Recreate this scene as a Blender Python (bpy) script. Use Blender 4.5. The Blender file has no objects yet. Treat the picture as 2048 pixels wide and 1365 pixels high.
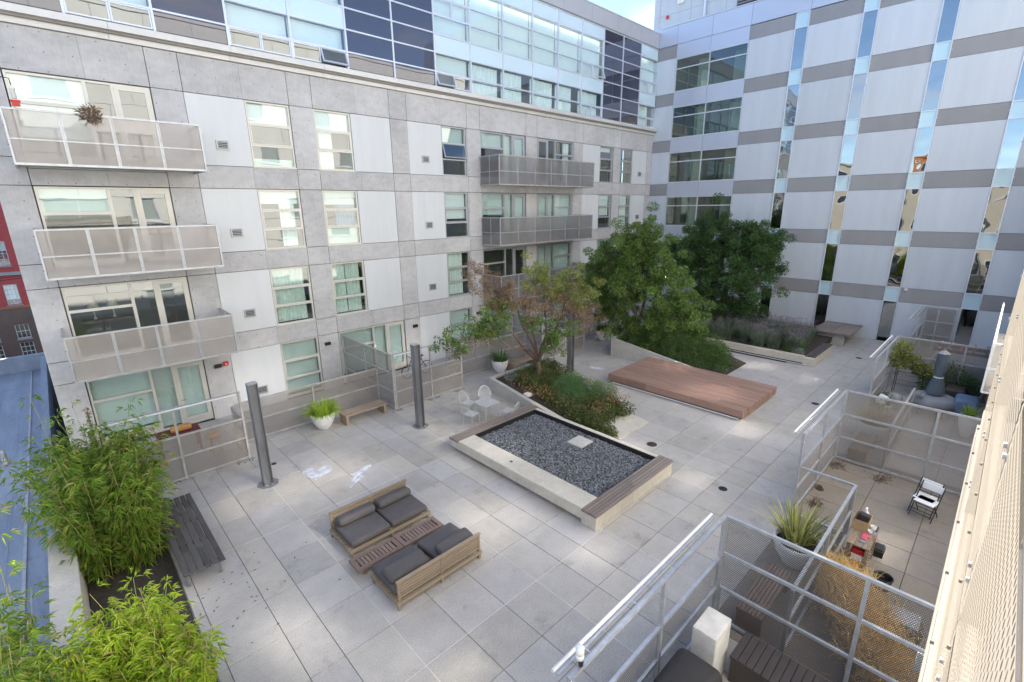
import bpy, bmesh, math, random
from mathutils import Vector, Matrix, Euler
random.seed(11)
R = math.radians
scene = bpy.context.scene
COL = scene.collection

# ------------------------------------------------------------------ camera
cam_data = bpy.data.cameras.new('camera'); cam = bpy.data.objects.new('camera', cam_data); COL.objects.link(cam)
cam_data.sensor_width = 36.0; cam_data.lens = 16.75
cam_data.clip_start = 0.01; cam_data.clip_end = 3000
cam.matrix_world = Matrix(((0.72053334, 0.19513902, -0.66539647, 0.0),
                           (-0.69332804, 0.18708997, -0.69591204, 0.0),
                           (-0.01131058, 0.96276586, 0.27009991, 7.8),
                           (0, 0, 0, 1)))
scene.camera = cam

# ------------------------------------------------------------------ sky, sun, exposure
SUN_EL, SUN_AZ = 37.0, 20.0            # azimuth measured from +Y towards +X
w = bpy.data.worlds.new('World'); scene.world = w; w.use_nodes = True
wn, wl = w.node_tree.nodes, w.node_tree.links
wn.clear()
sky = wn.new('ShaderNodeTexSky'); sky.sky_type = 'NISHITA'; sky.sun_disc = False
sky.sun_elevation = R(SUN_EL); sky.sun_rotation = R(SUN_AZ); sky.altitude = 1200; sky.air_density = .8; sky.dust_density = .05; sky.ozone_density = 2.0
tc = wn.new('ShaderNodeTexCoord'); mp = wn.new('ShaderNodeMapping'); mp.inputs['Scale'].default_value = (1, 1, 2.2); mp.inputs['Location'].default_value = (.35, .1, .2)
wl.new(tc.outputs['Generated'], mp.inputs['Vector'])
nz = wn.new('ShaderNodeTexNoise'); nz.inputs['Scale'].default_value = 2.6; nz.inputs['Detail'].default_value = 7; nz.inputs['Roughness'].default_value = .58
wl.new(mp.outputs[0], nz.inputs['Vector'])
cr = wn.new('ShaderNodeValToRGB'); cr.color_ramp.elements[0].position = .50; cr.color_ramp.elements[1].position = .68
wl.new(nz.outputs['Fac'], cr.inputs['Fac'])
mx = wn.new('ShaderNodeMixRGB'); mx.inputs['Color2'].default_value = (3.6, 3.7, 3.9, 1)
wl.new(cr.outputs['Color'], mx.inputs['Fac']); wl.new(sky.outputs[0], mx.inputs['Color1'])
bg = wn.new('ShaderNodeBackground'); bg.inputs['Strength'].default_value = 0.10
wo = wn.new('ShaderNodeOutputWorld'); wl.new(mx.outputs[0], bg.inputs['Color']); wl.new(bg.outputs[0], wo.inputs['Surface'])

sun_data = bpy.data.lights.new('sun', 'SUN'); sun_data.energy = 4.5; sun_data.angle = R(0.53); sun_data.color = (1.0, .95, .87)
sun = bpy.data.objects.new('sun', sun_data); COL.objects.link(sun)
sdir = Vector((math.sin(R(SUN_AZ)) * math.cos(R(SUN_EL)), math.cos(R(SUN_AZ)) * math.cos(R(SUN_EL)), math.sin(R(SUN_EL))))
sun.rotation_euler = sdir.to_track_quat('Z', 'Y').to_euler(); sun.location = sdir * 80

vs = scene.view_settings
scene.display_settings.display_device = 'sRGB'
vs.view_transform = 'Standard'; vs.look = 'None'; vs.exposure = 2.03; vs.gamma = 1.0; vs.use_curve_mapping = False
cy = scene.cycles
cy.use_denoising = True
try: cy.denoiser = 'OPENIMAGEDENOISE'
except Exception: pass
cy.max_bounces = 8; cy.diffuse_bounces = 4; cy.glossy_bounces = 5; cy.transmission_bounces = 4; cy.transparent_max_bounces = 14
cy.caustics_reflective = True; cy.caustics_refractive = False; cy.blur_glossy = 0.0; cy.sample_clamp_indirect = 0.0
cy.use_guiding = True; cy.use_surface_guiding = True; cy.surface_guiding_probability = .6; cy.guiding_training_samples = 64

# ------------------------------------------------------------------ materials
def nodes_of(name):
    m = bpy.data.materials.new(name); m.use_nodes = True
    nt = m.node_tree; nt.nodes.clear()
    out = nt.nodes.new('ShaderNodeOutputMaterial')
    return m, nt.nodes, nt.links, out

def math_node(n, l, op, a, b=None, clamp=False):
    x = n.new('ShaderNodeMath'); x.operation = op; x.use_clamp = clamp
    for i, v in enumerate((a, b)):
        if v is None: continue
        if isinstance(v, (int, float)): x.inputs[i].default_value = v
        else: l.new(v, x.inputs[i])
    return x.outputs[0]

def pos_noise(n, l, scale, detail=4, stretch=(1, 1, 1), rough=.55):
    g = n.new('ShaderNodeNewGeometry'); mpn = n.new('ShaderNodeMapping'); mpn.inputs['Scale'].default_value = stretch
    l.new(g.outputs['Position'], mpn.inputs['Vector'])
    t = n.new('ShaderNodeTexNoise'); t.inputs['Scale'].default_value = scale; t.inputs['Detail'].default_value = detail
    t.inputs['Roughness'].default_value = rough
    l.new(mpn.outputs[0], t.inputs['Vector'])
    return t.outputs['Fac']

def M(name, col, rough=.6, metal=0., var=.08, scale=2., var2=0., scale2=60., bump=0., bscale=60., stretch=(1, 1, 1),
      spec=.5, rnd=0., island=0., ior=1.45, coat=0.):
    m, n, l, out = nodes_of(name)
    p = n.new('ShaderNodeBsdfPrincipled'); l.new(p.outputs[0], out.inputs[0])
    p.inputs['Roughness'].default_value = rough; p.inputs['Metallic'].default_value = metal
    p.inputs['IOR'].default_value = ior; p.inputs['Specular IOR Level'].default_value = spec
    p.inputs['Coat Weight'].default_value = coat
    f = 1.0
    terms = []
    if var: terms.append((pos_noise(n, l, scale, 5, stretch), var))
    if var2: terms.append((pos_noise(n, l, scale2, 2, stretch), var2))
    if rnd:
        oi = n.new('ShaderNodeObjectInfo'); terms.append((oi.outputs['Random'], rnd))
    if island:
        g = n.new('ShaderNodeNewGeometry'); terms.append((g.outputs['Random Per Island'], island))
    acc = None
    for s, k in terms:
        k2 = k * (2.6 if s.node.type == 'TEX_NOISE' else 1.0)
        t = math_node(n, l, 'MULTIPLY', math_node(n, l, 'SUBTRACT', s, .5), 2 * k2)
        acc = t if acc is None else math_node(n, l, 'ADD', acc, t)
    if acc is not None:
        v = math_node(n, l, 'ADD', acc, 1.0)
        h = n.new('ShaderNodeHueSaturation'); h.inputs['Color'].default_value = (*col, 1); l.new(v, h.inputs['Value'])
        l.new(h.outputs[0], p.inputs['Base Color'])
    else:
        p.inputs['Base Color'].default_value = (*col, 1)
    if bump:
        b = n.new('ShaderNodeBump'); b.inputs['Strength'].default_value = bump; b.inputs['Distance'].default_value = .01
        l.new(pos_noise(n, l, bscale, 3, stretch), b.inputs['Height']); l.new(b.outputs[0], p.inputs['Normal'])
    return m

def concrete_mat(name, col, dots=True, streak=.14):
    m, n, l, out = nodes_of(name)
    p = n.new('ShaderNodeBsdfPrincipled'); l.new(p.outputs[0], out.inputs[0]); p.inputs['Roughness'].default_value = .78
    big = pos_noise(n, l, .55, 6, (1, 1, 1), .62); mid = pos_noise(n, l, 2.4, 6, (1, 1, 1.8), .65)
    fine = pos_noise(n, l, 9, 6, (2.2, 2.2, .35), .6); sm = pos_noise(n, l, 3.5, 8, (.6, .6, 2.6), .75)
    oi = n.new('ShaderNodeObjectInfo')
    v = math_node(n, l, 'MULTIPLY', math_node(n, l, 'SUBTRACT', big, .5), .55)
    v = math_node(n, l, 'ADD', v, math_node(n, l, 'MULTIPLY', math_node(n, l, 'SUBTRACT', mid, .5), .5))
    v = math_node(n, l, 'ADD', v, math_node(n, l, 'MULTIPLY', math_node(n, l, 'SUBTRACT', fine, .5), streak * 2.4))
    v = math_node(n, l, 'ADD', v, math_node(n, l, 'MULTIPLY', math_node(n, l, 'SUBTRACT', oi.outputs['Random'], .5), .12))
    dark = n.new('ShaderNodeMapRange'); dark.inputs['From Min'].default_value = .60; dark.inputs['From Max'].default_value = .74
    dark.inputs['To Min'].default_value = 0; dark.inputs['To Max'].default_value = -.28; l.new(sm, dark.inputs['Value'])
    v = math_node(n, l, 'ADD', v, dark.outputs[0]); v = math_node(n, l, 'ADD', v, 1.0)
    if dots:
        g = n.new('ShaderNodeNewGeometry'); s = n.new('ShaderNodeSeparateXYZ'); l.new(g.outputs['Position'], s.inputs[0])
        u = math_node(n, l, 'ADD', s.outputs[0], s.outputs[1])
        fx = math_node(n, l, 'SUBTRACT', math_node(n, l, 'FRACT', math_node(n, l, 'DIVIDE', u, .62)), .5)
        fz = math_node(n, l, 'SUBTRACT', math_node(n, l, 'FRACT', math_node(n, l, 'DIVIDE', math_node(n, l, 'ADD', s.outputs[2], .30), .5117)), .5)
        dx = math_node(n, l, 'MULTIPLY', fx, .62); dz = math_node(n, l, 'MULTIPLY', fz, .5117)
        d = math_node(n, l, 'SQRT', math_node(n, l, 'ADD', math_node(n, l, 'MULTIPLY', dx, dx), math_node(n, l, 'MULTIPLY', dz, dz)))
        lt = math_node(n, l, 'LESS_THAN', d, .017)
        v = math_node(n, l, 'MULTIPLY', v, math_node(n, l, 'SUBTRACT', 1.0, math_node(n, l, 'MULTIPLY', lt, .68)))
    h = n.new('ShaderNodeHueSaturation'); h.inputs['Color'].default_value = (*col, 1); l.new(v, h.inputs['Value']); l.new(h.outputs[0], p.inputs['Base Color'])
    b = n.new('ShaderNodeBump'); b.inputs['Strength'].default_value = .25; b.inputs['Distance'].default_value = .01
    l.new(mid, b.inputs['Height']); l.new(b.outputs[0], p.inputs['Normal'])
    return m

def paver_mat(name, col):
    m, n, l, out = nodes_of(name)
    p = n.new('ShaderNodeBsdfPrincipled'); l.new(p.outputs[0], out.inputs[0]); p.inputs['Roughness'].default_value = .72
    oi = n.new('ShaderNodeObjectInfo')
    big = pos_noise(n, l, .5, 6, rough=.6); mid = pos_noise(n, l, 2.2, 7, rough=.7); fine = pos_noise(n, l, 38, 3); spk = pos_noise(n, l, 95, 1)
    v = math_node(n, l, 'MULTIPLY', math_node(n, l, 'SUBTRACT', big, .5), .42)
    v = math_node(n, l, 'ADD', v, math_node(n, l, 'MULTIPLY', math_node(n, l, 'SUBTRACT', mid, .5), .42))
    v = math_node(n, l, 'ADD', v, math_node(n, l, 'MULTIPLY', math_node(n, l, 'SUBTRACT', fine, .5), .7))
    v = math_node(n, l, 'ADD', v, math_node(n, l, 'MULTIPLY', math_node(n, l, 'SUBTRACT', oi.outputs['Random'], .5), .17))
    dk = n.new('ShaderNodeMapRange'); dk.inputs['From Min'].default_value = .64; dk.inputs['From Max'].default_value = .70
    dk.inputs['To Min'].default_value = 0; dk.inputs['To Max'].default_value = -.35; l.new(spk, dk.inputs['Value'])
    v = math_node(n, l, 'ADD', math_node(n, l, 'ADD', v, dk.outputs[0]), 1.0)
    stn = n.new('ShaderNodeMapRange'); stn.inputs['From Min'].default_value = .56; stn.inputs['From Max'].default_value = .72
    stn.inputs['To Min'].default_value = 0; stn.inputs['To Max'].default_value = -.30; l.new(pos_noise(n, l, 1.3, 8, rough=.72), stn.inputs['Value'])
    v = math_node(n, l, 'ADD', v, stn.outputs[0])
    # hue drifts a little from slab to slab: some greyer, some pinkish
    mixc = n.new('ShaderNodeMixRGB'); mixc.inputs['Color1'].default_value = (col[0], col[1], col[2], 1)
    mixc.inputs['Color2'].default_value = (col[0] * .94, col[1] * .97, col[2] * 1.06, 1)
    l.new(math_node(n, l, 'FRACT', math_node(n, l, 'MULTIPLY', oi.outputs['Random'], 7.3)), mixc.inputs['Fac'])
    h = n.new('ShaderNodeHueSaturation'); l.new(mixc.outputs[0], h.inputs['Color']); l.new(v, h.inputs['Value']); l.new(h.outputs[0], p.inputs['Base Color'])
    b = n.new('ShaderNodeBump'); b.inputs['Strength'].default_value = .18; b.inputs['Distance'].default_value = .006
    l.new(fine, b.inputs['Height']); l.new(b.outputs[0], p.inputs['Normal'])
    return m

def glass_mat(name, tint, ior=2.0, wave=.0, wscale=1.2, rough=.0, extra=0.0):
    """window pane: tinted see-through sheet with a Fresnel mirror reflection, slightly wavy"""
    m, n, l, out = nodes_of(name)
    tr = n.new('ShaderNodeBsdfTransparent'); tr.inputs[0].default_value = (*tint, 1)
    gl = n.new('ShaderNodeBsdfGlossy'); gl.inputs['Roughness'].default_value = rough; gl.inputs['Color'].default_value = (.93, .97, .97, 1)
    fr = n.new('ShaderNodeFresnel'); fr.inputs['IOR'].default_value = ior
    mixs = n.new('ShaderNodeMixShader')
    gb = n.new('ShaderNodeNewGeometry')
    fac = math_node(n, l, 'MULTIPLY', math_node(n, l, 'ADD', fr.outputs[0], extra, True), math_node(n, l, 'SUBTRACT', 1.0, gb.outputs['Backfacing']))
    l.new(fac, mixs.inputs[0]); l.new(tr.outputs[0], mixs.inputs[1]); l.new(gl.outputs[0], mixs.inputs[2]); l.new(mixs.outputs[0], out.inputs[0])
    if wave:
        b = n.new('ShaderNodeBump'); b.inputs['Strength'].default_value = wave; b.inputs['Distance'].default_value = .05
        oi = n.new('ShaderNodeObjectInfo'); g = n.new('ShaderNodeNewGeometry')
        va = n.new('ShaderNodeVectorMath'); va.operation = 'ADD'; l.new(g.outputs['Position'], va.inputs[0])
        vm = n.new('ShaderNodeVectorMath'); vm.operation = 'SCALE'; vm.inputs[0].default_value = (7, 5, 9); l.new(oi.outputs['Random'], vm.inputs['Scale'])
        l.new(vm.outputs[0], va.inputs[1])
        t = n.new('ShaderNodeTexNoise'); t.inputs['Scale'].default_value = wscale; t.inputs['Detail'].default_value = 1; l.new(va.outputs[0], t.inputs['Vector'])
        l.new(t.outputs['Fac'], b.inputs['Height']); l.new(b.outputs[0], gl.inputs['Normal']); l.new(b.outputs[0], fr.inputs['Normal'])
    return m

def panel_glass(name, col, ior=2.0, wave=.2, var=.0):
    """opaque glass panel: coloured back behind a mirror-like front"""
    m, n, l, out = nodes_of(name)
    df = n.new('ShaderNodeBsdfDiffuse'); df.inputs[0].default_value = (*col, 1)
    gl = n.new('ShaderNodeBsdfGlossy'); gl.inputs['Roughness'].default_value = 0.0; gl.inputs['Color'].default_value = (.95, .97, .98, 1)
    fr = n.new('ShaderNodeFresnel'); fr.inputs['IOR'].default_value = ior
    ms = n.new('ShaderNodeMixShader'); l.new(fr.outputs[0], ms.inputs[0]); l.new(df.outputs[0], ms.inputs[1]); l.new(gl.outputs[0], ms.inputs[2]); l.new(ms.outputs[0], out.inputs[0])
    b = n.new('ShaderNodeBump'); b.inputs['Strength'].default_value = wave; b.inputs['Distance'].default_value = .05
    l.new(pos_noise(n, l, .55, 1), b.inputs['Height']); l.new(b.outputs[0], gl.inputs['Normal'])
    return m

def rear_glass(name, col, rough):
    m, n, l, out = nodes_of(name)
    df = n.new('ShaderNodeBsdfDiffuse'); df.inputs[0].default_value = (*col, 1)
    gl = n.new('ShaderNodeBsdfGlossy'); gl.inputs['Roughness'].default_value = rough; gl.inputs['Color'].default_value = (.95, .95, .95, 1)
    ms = n.new('ShaderNodeMixShader'); ms.inputs[0].default_value = .32
    l.new(df.outputs[0], ms.inputs[1]); l.new(gl.outputs[0], ms.inputs[2]); l.new(ms.outputs[0], out.inputs[0])
    return m

def mesh_mat(name, col, open_=.42, hole=None, rough=.45, metal=.4, slot=1.0, var=.1):
    """perforated sheet metal; hole = pitch in metres, or None where the holes are too fine to see"""
    m, n, l, out = nodes_of(name)
    p = n.new('ShaderNodeBsdfPrincipled'); p.inputs['Roughness'].default_value = rough; p.inputs['Metallic'].default_value = metal
    nzv = pos_noise(n, l, 2.0, 4)
    v = math_node(n, l, 'ADD', math_node(n, l, 'MULTIPLY', math_node(n, l, 'SUBTRACT', nzv, .5), var * 4), 1.0)
    h = n.new('ShaderNodeHueSaturation'); h.inputs['Color'].default_value = (*col, 1); l.new(v, h.inputs['Value']); l.new(h.outputs[0], p.inputs['Base Color'])
    tr = n.new('ShaderNodeBsdfTransparent'); ms = n.new('ShaderNodeMixShader')
    l.new(p.outputs[0], ms.inputs[1]); l.new(tr.outputs[0], ms.inputs[2]); l.new(ms.outputs[0], out.inputs[0])
    if hole is None:
        ms.inputs[0].default_value = open_
    else:
        g = n.new('ShaderNodeNewGeometry'); s = n.new('ShaderNodeSeparateXYZ'); l.new(g.outputs['Position'], s.inputs[0])
        u = math_node(n, l, 'ADD', s.outputs[0], s.outputs[1])
        px, pz = hole, hole * .866 * slot
        zz = math_node(n, l, 'DIVIDE', s.outputs[2], pz)
        row = math_node(n, l, 'MODULO', math_node(n, l, 'FLOOR', math_node(n, l, 'ADD', zz, 4000)), 2.0)
        uu = math_node(n, l, 'ADD', math_node(n, l, 'DIVIDE', u, px), math_node(n, l, 'MULTIPLY', row, .5))
        fu = math_node(n, l, 'MULTIPLY', math_node(n, l, 'SUBTRACT', math_node(n, l, 'FRACT', math_node(n, l, 'ADD', uu, 4000)), .5), px)
        fz = math_node(n, l, 'MULTIPLY', math_node(n, l, 'SUBTRACT', math_node(n, l, 'FRACT', math_node(n, l, 'ADD', zz, 4000)), .5), pz / slot)
        d = math_node(n, l, 'SQRT', math_node(n, l, 'ADD', math_node(n, l, 'MULTIPLY', fu, fu), math_node(n, l, 'MULTIPLY', fz, fz)))
        r = hole * math.sqrt(open_ * .866 / math.pi)
        l.new(math_node(n, l, 'LESS_THAN', d, r), ms.inputs[0])
    return m

def leaf_mat(name, c1, c2, trans=.35, rough=.5, clump=.35, cscale=1.6, dead=None):
    m, n, l, out = nodes_of(name)
    g = n.new('ShaderNodeNewGeometry')
    mixc = n.new('ShaderNodeMixRGB'); mixc.inputs['Color1'].default_value = (*c1, 1); mixc.inputs['Color2'].default_value = (*c2, 1)
    l.new(g.outputs['Random Per Island'], mixc.inputs['Fac'])
    if dead:
        m2 = n.new('ShaderNodeMixRGB'); m2.inputs['Color2'].default_value = (*dead, 1); l.new(mixc.outputs[0], m2.inputs['Color1'])
        fr_ = math_node(n, l, 'FRACT', math_node(n, l, 'MULTIPLY', g.outputs['Random Per Island'], 37.0))
        l.new(math_node(n, l, 'GREATER_THAN', fr_, .92), m2.inputs['Fac']); mixc = m2
    v = math_node(n, l, 'ADD', math_node(n, l, 'MULTIPLY', math_node(n, l, 'SUBTRACT', pos_noise(n, l, cscale, 2), .5), clump * 4), 1.0)
    h = n.new('ShaderNodeHueSaturation'); l.new(mixc.outputs[0], h.inputs['Color']); l.new(v, h.inputs['Value'])
    p = n.new('ShaderNodeBsdfPrincipled'); p.inputs['Roughness'].default_value = rough; p.inputs['Specular IOR Level'].default_value = .35
    l.new(h.outputs[0], p.inputs['Base Color'])
    t = n.new('ShaderNodeBsdfTranslucent'); l.new(h.outputs[0], t.inputs[0])
    ms = n.new('ShaderNodeMixShader'); ms.inputs[0].default_value = trans
    l.new(p.outputs[0], ms.inputs[1]); l.new(t.outputs[0], ms.inputs[2]); l.new(ms.outputs[0], out.inputs[0])
    return m

def chalk_mat(name):
    m, n, l, out = nodes_of(name)
    d = n.new('ShaderNodeBsdfDiffuse'); d.inputs[0].default_value = (.78, .80, .86, 1)
    t = n.new('ShaderNodeBsdfTransparent'); ms = n.new('ShaderNodeMixShader')
    f = pos_noise(n, l, 4, 5, rough=.6)
    mr = n.new('ShaderNodeMapRange'); mr.inputs['From Min'].default_value = .38; mr.inputs['From Max'].default_value = .62
    mr.inputs['To Min'].default_value = .5; mr.inputs['To Max'].default_value = .85; l.new(f, mr.inputs['Value'])
    l.new(mr.outputs[0], ms.inputs[0]); l.new(t.outputs[0], ms.inputs[1]); l.new(d.outputs[0], ms.inputs[2]); l.new(ms.outputs[0], out.inputs[0])
    return m

MT = dict(
    concrete=concrete_mat('board_concrete', (.485, .475, .47)),
    concrete_plain=concrete_mat('cast_concrete', (.42, .405, .38), dots=False),
    planter_conc=concrete_mat('planter_concrete', (.50, .46, .39), dots=False, streak=.2),
    white_panel=M('white_panel', (.61, .622, .625), .45, var=.035, scale=2.2, stretch=(1, 1, .10), var2=.012, scale2=12, rnd=.03),
    b_white=M('b_white_panel', (.505, .55, .61), .4, var=.045, scale=1.6, stretch=(1, 1, .12), var2=.015, scale2=14, rnd=.06),
    b_grey=M('b_grey_strip', (.27, .272, .285), .5, var=.05, scale=1.2, stretch=(1, 1, .3), rnd=.06),
    b_metal=M('b_metal_panel', (.50, .535, .63), .32, metal=.35, var=.02, scale=.4, rnd=.03),
    core=M('core_wall', (.22, .21, .20), .8, var=.05),
    room=M('room_wall', (.30, .28, .25), .8, var=.05),
    joint=M('dark_joint', (.06, .06, .06), .9, var=.0),
    frame=M('window_frame', (.60, .58, .52), .4, metal=.2, var=.03),
    frame_grey=M('grey_frame', (.42, .43, .44), .4, metal=.4, var=.03),
    frame_light=M('light_frame', (.62, .66, .72), .35, metal=.3, var=.03),
    ledge=M('ledge_metal', (.60, .59, .57), .4, metal=.2, var=.04, rnd=.03),
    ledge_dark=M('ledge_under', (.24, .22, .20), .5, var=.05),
    parapet=M('parapet_metal', (.50, .49, .50), .4, metal=.3, var=.03, rnd=.04),
    glass=glass_mat('window_glass', (.92, .96, .945), 2.6, wave=.08, wscale=.9),
    glass_clear=glass_mat('clear_glass', (.92, .97, .97), 2.5, wave=.05, wscale=.8),
    glass_b=glass_mat('mirror_glass', (.25, .32, .36), 4.2, wave=.2, wscale=.9),
    glass_big=glass_mat('big_window_glass', (.60, .68, .62), 2.1, wave=.06, wscale=.5),
    pane_pale=panel_glass('pale_glass_panel', (.60, .74, .80), 2.4, .10),
    pane_dark=panel_glass('dark_glass_panel', (.045, .04, .06), 2.0, .10),
    spandrel_b=panel_glass('blue_glass_spandrel', (.46, .64, .72), 1.9, .25),
    glass_c=rear_glass('rear_window_glass', (.42, .46, .44), .13),
    blind=M('roller_blind', (.60, .67, .65), .7, var=.02, rnd=.06, bump=.1, bscale=200),
    blind_white=M('white_blind', (.84, .86, .84), .7, var=.02, rnd=.04),
    curtain=M('mint_curtain', (.66, .74, .69), .8, var=.05, scale=6),
    curtain_blue=M('blue_curtain', (.10, .22, .36), .8, var=.05, scale=6),
    curtain_white=M('white_curtain', (.82, .86, .84), .8, var=.05, scale=6),
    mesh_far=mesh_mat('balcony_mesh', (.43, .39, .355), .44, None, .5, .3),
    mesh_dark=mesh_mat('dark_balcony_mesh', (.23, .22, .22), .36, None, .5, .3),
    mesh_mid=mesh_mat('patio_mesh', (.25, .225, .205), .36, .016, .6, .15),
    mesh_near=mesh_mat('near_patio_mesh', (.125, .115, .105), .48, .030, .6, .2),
    mesh_guard=mesh_mat('guard_mesh', (.23, .20, .16), .30, .016, .5, .0, slot=1.5, var=.02),
    galv=M('galvanised_steel', (.46, .47, .49), .42, metal=.6, var=.12, scale=7, var2=.06, scale2=40),
    galv_old=M('weathered_galvanised', (.42, .41, .40), .5, metal=.35, var=.16, scale=5),
    steel_dark=M('dark_steel', (.24, .245, .26), .40, metal=.6, var=.18, scale=4, stretch=(1, 1, .3)),
    cream_paint=M('cream_paint', (.245, .22, .18), .5, var=.02),
    tube=M('white_tube', (.62, .63, .64), .35, var=.05, scale=8),
    paver=paver_mat('paver_concrete', (.41, .378, .336)),
    paver_dirty=paver_mat('stained_paver', (.235, .20, .16)),
    grout=M('grout', (.56, .53, .49), .8, var=.1, scale=6),
    soil=M('soil', (.045, .036, .028), .9, var=.25, scale=14, bump=.8, bscale=50),
    podium=M('podium_base', (.07, .066, .06), .9, var=.1),
    asphalt=M('asphalt', (.05, .05, .05), .9, var=.1),
    wood_dark=M('dark_weathered_wood', (.085, .078, .075), .65, var=.12, scale=3, stretch=(4, .4, 4), rnd=.22),
    wood_grey=M('grey_wood', (.20, .165, .145), .65, var=.08, scale=5, stretch=(.5, 6, 6), rnd=.18),
    wood_teak=M('teak', (.245, .19, .135), .55, var=.05, scale=4, stretch=(.5, 5, 5), rnd=.14),
    wood_brown=M('brown_wood', (.20, .14, .115), .6, var=.07, scale=4, stretch=(8, .6, 8), rnd=.16),
    wood_red=M('red_hardwood', (.285, .175, .135), .6, var=.08, scale=4, stretch=(8, .8, 4), rnd=.17),
    wood_old=M('old_timber', (.26, .20, .145), .7, var=.25, scale=6, stretch=(1, 5, 5), rnd=.15),
    cushion=M('brown_cushion', (.088, .080, .082), .85, var=.09, scale=4, var2=.04, scale2=90, bump=.55, bscale=11),
    pebble=M('black_pebble', (.15, .158, .172), .42, var=.0, island=.75, spec=.6),
    liner=M('black_liner', (.015, .015, .017), .5, var=.1),
    pot=M('white_pot', (.74, .74, .73), .5, var=.04, scale=5),
    chair_metal=M('silver_chair_metal', (.55, .555, .57), .35, metal=.3, var=.04),
    black=M('black_plastic', (.016, .016, .017), .45, var=.08),
    black_cloth=M('black_cover', (.030, .027, .027), .75, var=.12, scale=3, bump=.4, bscale=8),
    white_plastic=M('white_plastic', (.75, .75, .74), .45, var=.03),
    red_plastic=M('red_plastic', (.55, .03, .03), .4, var=.04),
    rubber=M('black_rubber', (.02, .02, .02), .6, var=.05),
    brick_red=M('red_painted_brick', (.36, .060, .062), .7, var=.08, scale=3, var2=.06, scale2=9, stretch=(.5, 1, 2.5), bump=.5, bscale=10),
    brick_brown=M('brown_tile', (.10, .072, .064), .3, var=.15, scale=1),
    roof_blue=M('roof_membrane', (.25, .29, .35), .55, var=.16, scale=1.6, stretch=(1.4, .22, 1), var2=.07, scale2=12),
    bark=M('bark', (.12, .085, .065), .85, var=.22, scale=9, bump=.6, bscale=25),
    bark_red=M('red_bark', (.145, .095, .075), .8, var=.22, scale=9),
    leaf_tree=leaf_mat('tree_leaf', (.075, .155, .040), (.20, .29, .07), .36),
    leaf_dark=leaf_mat('dark_tree_leaf', (.040, .095, .032), (.09, .165, .05), .28),
    leaf_yel=leaf_mat('yellow_green_leaf', (.16, .21, .05), (.31, .33, .10), .38),
    leaf_dry=leaf_mat('dry_red_leaf', (.19, .115, .075), (.33, .235, .14), .3),
    leaf_bamboo=leaf_mat('bamboo_leaf', (.10, .21, .03), (.32, .43, .06), .42, .45, .32, 1.2, (.46, .36, .13)),
    leaf_bamboo_lit=leaf_mat('sunlit_bamboo_leaf', (.22, .36, .03), (.54, .64, .07), .48, .45, .28, 1.5, (.50, .38, .14)),  # bamboo leaf with sunlight put into its colour: brighter and yellower
    culm=M('bamboo_culm', (.34, .33, .11), .5, var=.2, scale=6),
    leaf_lime=leaf_mat('lime_grass', (.28, .45, .035), (.50, .62, .08), .45, .5, .15, 3),
    leaf_strap=leaf_mat('strap_leaf', (.17, .22, .055), (.56, .53, .20), .38, .45, .2, 5),
    leaf_drygrass=leaf_mat('dry_grass', (.26, .21, .10), (.40, .34, .18), .35, .6, .2, 4),
    leaf_straw=leaf_mat('golden_straw', (.52, .32, .10), (.74, .53, .22), .35, .6, .25, 4),
    leaf_shrub=leaf_mat('shrub_leaf', (.060, .125, .036), (.13, .22, .065), .3, .5, .3, 2),
    leaf_cover=leaf_mat('ground_cover', (.06, .095, .03), (.15, .17, .055), .3, .5, .35, 3),
    leaf_fine=leaf_mat('fine_shrub_leaf', (.075, .16, .055), (.15, .26, .10), .3, .5, .3, 2),
    leaf_grey=leaf_mat('silver_leaf', (.22, .25, .22), (.36, .38, .34), .3),
    lav_leaf=leaf_mat('lavender_leaf', (.11, .15, .10), (.20, .25, .18), .3, .6, .3, 2),
    lav_flower=leaf_mat('lavender_flower', (.23, .17, .25), (.36, .28, .36), .3, .6, .2, 3),
    flower=leaf_mat('orange_flower', (.34, .15, .06), (.48, .28, .14), .3, .6, .1, 3),
    litter=leaf_mat('leaf_litter', (.06, .040, .025), (.13, .09, .055), .1, .8, .2, 6),
    cover_grey=M('grey_cover', (.24, .25, .275), .7, var=.08, scale=3, bump=.4, bscale=9),
    cover_blue=M('blue_cover', (.16, .22, .33), .7, var=.08, scale=3, bump=.4, bscale=7),
    umbrella=M('slate_umbrella', (.095, .125, .15), .8, var=.08, scale=4),
    pergola=M('maroon_timber', (.13, .025, .028), .6, var=.1),
    stone=M('rough_stone', (.66, .63, .58), .8, var=.12, scale=5, bump=.8, bscale=18),
    deckbox=M('brown_resin', (.058, .046, .042), .5, var=.08, scale=5),
    wicker=M('dark_wicker', (.07, .06, .055), .7, var=.2, scale=40),
    drain=M('bronze_drain', (.10, .065, .05), .45, metal=.5, var=.15, scale=20),
    drain_dark=M('dark_drain', (.03, .03, .032), .5, metal=.4, var=.15, scale=20),
    vent_dark=M('vent_dark', (.05, .05, .055), .6),
    pink=M('pink_rubber', (.60, .10, .16), .6),
    paper=M('cardboard', (.40, .28, .16), .8, var=.1, scale=9),
    c_wall=M('c_wall_panel', (.66, .635, .59), .6, var=.05, scale=.6, rnd=.04),
    beige=M('beige_render', (.50, .44, .34), .7, var=.06, scale=.5),
    orange=M('rust_clad', (.42, .17, .06), .6, var=.1),
    chalk=chalk_mat('chalk'),
    terracotta=M('terracotta', (.36, .14, .07), .8, var=.1),
    warm_wood=M('honey_wood', (.50, .25, .08), .5, var=.1),
    lamp_shade=M('lamp_shade', (.72, .66, .50), .8, var=.02),
)
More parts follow.
